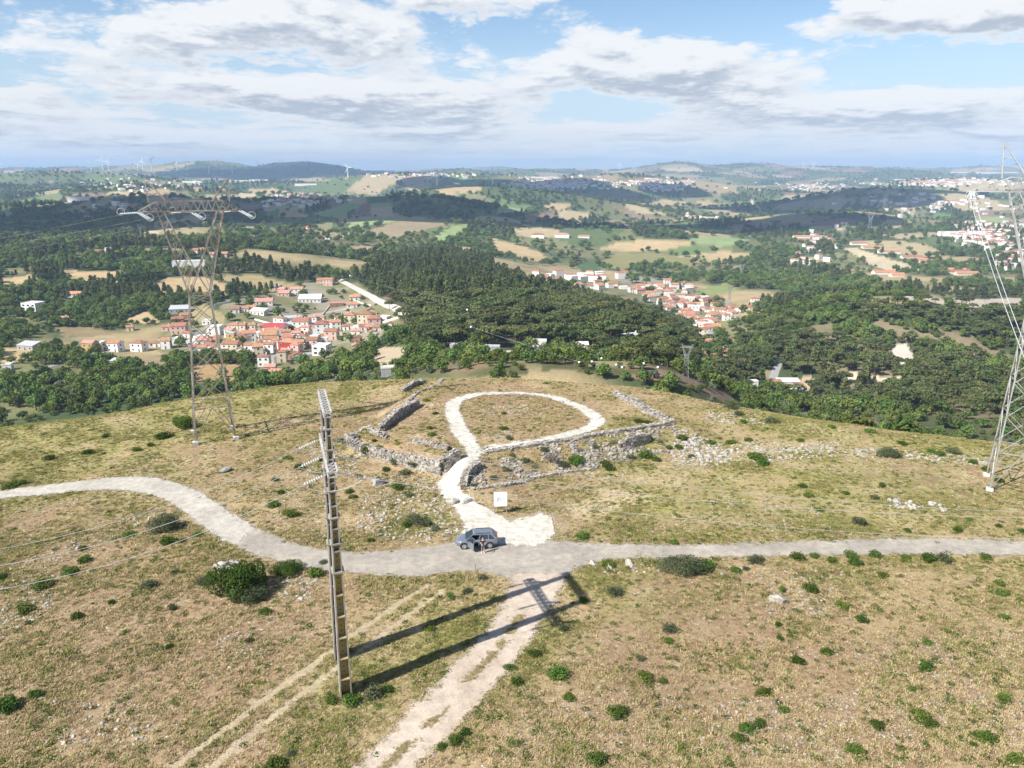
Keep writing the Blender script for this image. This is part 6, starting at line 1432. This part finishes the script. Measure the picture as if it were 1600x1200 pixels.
def build_houses():
    R = random.Random(8); L = []
    for x, y, w, fl, rf, wc, rc in VZ: L.append((240+x/4, 430+y/4, w/4, fl, rf, wc, rc))
    for x, y, w, fl, rf, wc, rc in V3: L.append((x/5, 400+y/5, w/5, fl, rf, wc, rc))
    L.sort(key=lambda q: q[0])
    for k, (px, py, wp, fl, rf, wc, rc) in enumerate(L):
        Yd = g1(px, py).y; w = wp*Yd*.90/F; w = max(4.5, min(w, 30)); d = max(5.0, min(w*R.uniform(.65,1.0), 11)) if rf != 'shed' else min(w*.6, 16)
        house(px, py, round(w*2)/2, round(d*2)/2, fl, rf, wc, rc, R.uniform(-.28,.28), '%s, %s from the left in the near village' % (desc(fl, rf, wc, rc), ordinal(k+1)), 'houses of the near village', wd=WINL if (rf == 'flat' and wp > 25) else WIN)
    # small back houses and sheds filling the rows
    VP = np.array([(268,545),(285,535),(340,528),(350,512),(400,512),(420,508),(500,495),(560,492),(600,500),(595,520),(560,525),(500,545),(470,552),(420,560),(350,552),(300,552)], float); fill = []; q = [(a[0], a[1]) for a in L]
    for _ in range(6000):
        x, y = R.uniform(262,605), R.uniform(490,560)
        if len(fill) < 60 and inpoly(np.array([x]), np.array([y]), VP)[0] and all((x-a)**2/64+(y-b)**2/16 > 1 for a, b in q): fill.append((x, y)); q.append((x, y))
    fill.sort()
    for k, (x, y) in enumerate(fill):
        fl = 1 if R.random() < .6 else 2; wc = R.choice('wwwwwcp'); rc = R.choice('oooonPG'); rf = R.choice(['gable','gable','hip','shed','flat'])
        if rf == 'flat': rc = 'W'
        house(x, y, R.choice([5.,6.,7.,8.,9.]), R.choice([5.,6.,7.]), fl, rf, wc, rc, R.uniform(-.4,.4), '%s, %s from the left among back rows' % (desc(fl, rf, wc, rc), ordinal(k+1)), 'small back-row houses of the near village')
    # garden and yard walls of the village
    for k, (a, b, h) in enumerate((((497,500),(518,476),1.2),((398,500),(440,512),1.3),((335,478),(385,470),1.6),((385,470),(392,480),1.6),((437,493),(455,500),1.2),((376,556),(400,560),1.3),((455,564),(500,552),1.4),((598,505),(640,492),1.4),((553,470),(580,478),1.1),((362,610),(412,602),1.0))):
        p = g1(*a); q = g1(*b); m = MB(); d = q-p; n = max(2, int(d.length/6)); t = d.normalized(); nn = Vector((-t.y, t.x, 0)).normalized()*.14
        for i in range(n):
            u = p.lerp(q, i/n); v = p.lerp(q, (i+1)/n); zu = float(H(u.x,u.y))-p.z; zv = float(H(v.x,v.y))-p.z; u = u-p; v = v-p
            m.add([(u.x-nn.x,u.y-nn.y,zu-.8),(v.x-nn.x,v.y-nn.y,zv-.8),(v.x+nn.x,v.y+nn.y,zv-.8),(u.x+nn.x,u.y+nn.y,zu-.8),(u.x-nn.x,u.y-nn.y,zu+h),(v.x-nn.x,v.y-nn.y,zv+h),(v.x+nn.x,v.y+nn.y,zv+h),(u.x+nn.x,u.y+nn.y,zu+h)], [(4,5,6,7),(0,1,5,4),(2,3,7,6),(1,2,6,5),(3,0,4,7)])
        tag(m.build('yard_wall', WALLS['w'], loc=p), 'white yard wall, %s from the left of those in the near village' % ordinal(1+sorted([497,398,335,385,437,376,455,598,553,362]).index(a[0])), 'wall', 'yard walls of the near village')
    # town across the valley
    T = np.array([(985,446),(1030,442),(1065,444),(1105,468),(1160,486),(1150,500),(1110,520),(1085,517),(1050,492),(1005,468)], float); pts = []
    rng = np.random.default_rng(4); tries = 0
    while len(pts) < 82 and tries < 9000:
        tries += 1; x = rng.uniform(985,1162); y = rng.uniform(441,521)
        if inpoly(np.array([x]), np.array([y]), T)[0] and all((x-a)**2/49+(y-b)**2/12 > 1 for a, b in pts): pts.append((x, y))
    pts += [(830,441),(846,443),(862,444),(880,445),(898,447),(906,452),(925,451),(940,453),(955,450),(975,452),(990,458),(935,446),(1095,512),(1104,516),(1098,526),(1110,498),(1078,500),(1112,540),(1090,560),(1122,565),(1128,556),(960,447),(870,447)]
    pts.sort()
    for k, (x, y) in enumerate(pts):
        fl = 2 if rng.random() < .5 else 1; rf = 'hip' if rng.random() < .35 else 'gable'; wc = 'w' if rng.random() < .72 else ('c' if rng.random() < .6 else 'p'); rc = 'o' if rng.random() < .82 else 'n'
        if rng.random() < .08: rf, rc = 'flat', 'W'
        house(x, y, float(rng.integers(8,15)), float(rng.integers(7,11)), fl, rf, wc, rc, rng.uniform(-.6,.6), '%s, %s from the left in the town' % (desc(fl, rf, wc, rc), ordinal(k+1)), 'houses of the red-roofed town', windows=y > 485 or rng.random() < .35)
    for k, (x, y, w) in enumerate(sorted(SHEDS)):
        px, py = 1240+x/4.444, 340+y/4.444; Yd = g1(px, py).y; W = w/4.444*Yd/F
        house(px, py, round(W), 13.0, 1, 'gable', 'w' if k % 3 else 'c', 'o', R.uniform(-.06,.06), 'long low farm shed with orange roof, %s from the left of its kind' % ordinal(k+1), 'long farm sheds', windows=False, cat='shed', name='farm_shed')
    odd = [(1193,626,10,8,1,'hip','w','o','white house with stepped orange roof in the ravine'),(1213,606,6,5,1,'gable','w','o','small house with orange roof in the ravine'),(1232,606,13,5,1,'shed','w','W','long white outbuilding beside the ravine lane'),(1247,612,6,5,1,'gable','w','n','small brown-roofed house at the end of the ravine lane'),(1172,606,10,4,1,'flat','w','W','low white hut among the agaves of the ravine'),(1128,562,10,8,2,'hip','y','o','yellow house with orange roof among the ravine trees'),(1098,568,8,6,1,'gable','w','o','orange-roofed cottage at the wood edge above the small pylon'),(990,535,12,8,1,'hip','g','G','grey-roofed house hidden in the pine wood'),(908,548,7,5,1,'gable','w','W','tiny white hut at the foot of the pine wood'),(840,543,9,5,1,'flat','w','W','low white store left of the pine-foot track'),(758,552,14,4,1,'flat','g','G','long grey store beside the earth track'),(722,549,12,4,1,'flat','g','G','low grey lean-to beside the earth track'),(607,588,5,3,1,'flat','g','W','pale van-sized hut on the terrace above the village'),(1173,484,18,9,1,'gable','c','o','long cream barn with orange roof on the meadow'),(1145,487,16,9,1,'flat','b','m','red barn with flat red roof beside the meadow'),(1180,471,10,8,1,'hip','w','o','white farmhouse with orange roof among orchard rows'),(1122,469,16,9,1,'gable','b','o','brick barn with orange roof at the town edge'),(1281,441,10,8,1,'hip','w','o','lone white house with orange roof in the valley trees'),(1123,430,8,7,1,'hip','w','n','small white house half hidden by valley trees'),(840,372,26,14,2,'hip','w','o','white farmhouse with orange roof on the mid valley ridge'),(878,372,30,14,2,'hip','w','P','large white farm on the mid valley ridge'),(912,372,24,10,1,'gable','w','o','long white farm building right of the large farm'),(295,418,34,9,2,'flat','w','W','long white modern building seen through the rusty pylon'),(320,395,14,9,1,'gable','w','o','orange-roofed house seen behind the rusty pylon'),(305,396,14,9,1,'gable','w','o','white house with orange roof left inside the rusty pylon frame'),(342,402,20,9,1,'gable','w','o','orange-roofed barn behind the rusty pylon arm'),(175,396,16,9,2,'flat','w','W','pale cube house among dark trees'),(183,396,12,8,1,'gable','w','o','orange-roofed annex beside the pale cube house'),(155,397,12,8,1,'gable','p','o','pinkish cottage left of the pale cube house'),(508,374,16,10,1,'gable','w','o','orange-roofed house on the mid distance wood edge'),(135,342,16,10,1,'gable','p','P','pinkish house in the dark far wood'),(505,443,14,9,1,'gable','p','o','pink house at the top of the pale road'),(440,392,16,9,1,'gable','w','W','pale barn on the tan field')]
    for px, py, w, d, fl, rf, wc, rc, lab in odd: house(px, py, float(w), float(d), fl, rf, wc, rc, R.uniform(-.35,.35), lab, None, windows=py > 440 and 'hut' not in lab and 'store' not in lab)
    for px, py, w, d, lab in ((378,284,38,20,'long white greenhouse on the far left ridge'),(405,283,26,12,'white greenhouse behind the rusty pylon beam'),(478,290,34,12,'pale warehouse under the dark far hill'),(300,286,30,10,'flat white greenhouse among far fields'),(126,314,40,12,'blue-grey warehouse in the far wood'),(1505,368,70,22,'long white factory before the far white town'),(1508,270,36,16,'white warehouse on the far right ridge'),(1560,270,60,18,'largest white warehouse on the far right ridge'),(1545,272,30,12,'small white warehouse on the far right ridge'),(845,279,60,20,'white factory above the far pale town')):
        g = g1(px, py); W = w*g.y/F; house(px, py, round(W), max(14., round(d*g.y/F*.4)), 2 if W < 60 else 3, 'flat', 'w', 'W', 0, lab, None, windows=False, cat='warehouse', name='warehouse')
    # farther towns: too many small houses to count
    far = [((790,278),(975,296),260),((940,280),(1085,290),130),((1000,288),(1080,300),60),((395,308),(520,322),80),((430,300),(500,312),30),((1330,278),(1600,292),150),((1400,284),(1500,291),70),((1480,348),(1600,386),170),((1060,338),(1130,346),30),((1170,285),(1350,300),60),((560,268),(760,280),60),((1555,385),(1600,420),40),((150,320),(240,330),20),((1230,350),(1330,420),30),((60,280),(330,300),60),((1330,300),(1600,335),60),((820,430),(1000,440),20)]
    P = []; 
    for (x0,y0),(x1,y1), n in far:
        a = rng.normal(.5,.22,n); b = rng.normal(.5,.25,n); P.append(np.stack([x0+(x1-x0)*a, y0+(y1-y0)*b], 1))
    P = np.concatenate(P); G = ground(P[:,0], P[:,1]); m = MB()
    for x, y, z in G:
        w = rng.uniform(8,16)*(1 if y < 3000 else 1.5); d = rng.uniform(8,12)*(1 if y < 3000 else 1.4); h = rng.uniform(4,9); a = rng.uniform(-.6,.6); c, s = math.cos(a), math.sin(a); k = rng.random(); rm = 1 if k < .58 else 2
        q = [(x+c*u*w/2-s*v*d/2, y+s*u*w/2+c*v*d/2) for u, v in ((-1,-1),(1,-1),(1,1),(-1,1))]; rid = [(x-c*w/2, y-s*w/2), (x+c*w/2, y+s*w/2)]
        m.add([(e[0],e[1],z-3) for e in q]+[(e[0],e[1],z+h) for e in q], [(0,1,5,4),(1,2,6,5),(2,3,7,6),(3,0,4,7)], 0)
        m.add([(e[0],e[1],z+h) for e in q]+[(e[0],e[1],z+h+(d*.22 if rm == 1 else .2)) for e in rid], [(0,1,5,4),(2,3,4,5),(1,2,5),(3,0,4)], rm)
    tag(m.build('distant_houses', (WALLS['w'], ROOFS['o'], ROOFS['W'])), 'pale far-off towns of tiny houses on the distant hills', kind='stuff')

# ------------------------------------------------------------------ wind turbines
TWH = mat('turbine_white', (.78,.79,.80), .5)
def build_turbines():
    T = [(143,267,15),(161,266,18),(170,266,15),(224,268,18),(238,268,20),(277,266,13),(327,272,18),(363,272,16),(216,267,9),(403,262,9),(438,258,9),(478,256,9),(535,257,11),(272,267,10),(1,266,8),(544,279,20),(683,290,24),(770,288,24),(968,265,10),(1254,262,9),(1271,262,9),(1303,262,8)]
    ns = ['first','second']
    for k, (px, py, hp) in enumerate(sorted(T)):
        g = g1(px, py); D = math.hypot(g.x, g.y); h = hp*D/F*.78; r = h*.55
        t = empty('wind_turbine', g, random.uniform(-.5,.5)); big = hp >= 20
        MB().tube([(0,0,-5),(0,0,h)], [h*.05,h*.032], 8).build('tower', TWH, t); MB().box(-h*.02,h*.02,-h*.03,h*.06,h-h*.02,h+h*.025).build('nacelle', TWH, t)
        a0 = random.uniform(0,2)
        for q in range(3):
            a = a0+q*2.094; m = MB(); e = Vector((math.cos(a), 0, math.sin(a))); n = Vector((-math.sin(a), 0, math.cos(a))); b = Vector((0,-h*.045,h)); w = r*.10
            p0, p1, p2 = b, b+e*r*.25, b+e*r
            vs = [p0-n*w*.4, p0+n*w*.4, p1-n*w*.5, p1+n*w, p2-n*w*.1, p2+n*w*.15]; vs += [v+Vector((0,w*.4,0)) for v in vs]
            m.add(vs, [(0,1,3,2),(2,3,5,4),(8,9,7,6),(10,11,9,8),(0,2,8,6),(2,4,10,8),(3,1,7,9),(5,3,9,11),(4,5,11,10)]); m.build('blade', TWH, t)
        tag(t, 'white wind turbine, %s from the left along the far ridges' % ordinal(k+1), 'wind turbine', 'wind turbines on the far ridges')

# ------------------------------------------------------------------ clouds overhead that shade parts of the valley
def build_clouds():
    cm = mat('cloud_white', (.86,.87,.89), 1.0, spec=.0)
    for k, (px, py, a, b, alt, lab) in enumerate(((1190,355,420,170,900,'white cumulus overhead that shades the dark wood in the valley'),(620,318,900,330,1300,'wide white cumulus overhead that shades the far centre hills'),(470,262,900,900,1500,'broad white cumulus overhead that shades the far dark hill'),(120,345,420,260,900,'white cumulus overhead that shades the left far wood'),(880,300,800,260,1300,'long white cumulus overhead that shades slopes before the far town'),(1330,300,700,260,1300,'thin white cumulus overhead that shades the far right slopes'))):
        g = g1(px, py); c = g+SUNV*(alt/SUNV.z); rng = np.random.default_rng(300+k); m = MB(); bm_ = bmesh.new(); bmesh.ops.create_icosphere(bm_, subdivisions=3, radius=1); V = np.array([v.co[:] for v in bm_.verts]); Fc = [tuple(v.index for v in f.verts) for f in bm_.faces]; bm_.free()
        for q in range(14):
            t = rng.uniform(-.8,.8); x = a*t; y = b*rng.uniform(-.6,.6)*math.sqrt(1-t*t); r = b*rng.uniform(.40,.75)*(1.1-.5*abs(t)); W = V*(1+.22*(fbm(V[:,0]*2.5+q*7, V[:,1]*2.5+V[:,2]*2.1, 4, q)-.5))[:,None]
            m.add([(x+v[0]*r*1.35, y+v[1]*r, max(v[2],-.25)*r*.55) for v in W], Fc)
        tag(m.build('cloud', cm, smooth=True, loc=c), lab, 'cloud', 'cumulus clouds over the valley')
build_walls(); build_pylons(); build_twin_pole(); build_board(); build_car(); build_person(); build_houses(); build_turbines(); build_clouds()
build_woods(); build_shrubs(); build_stones(); build_grass()
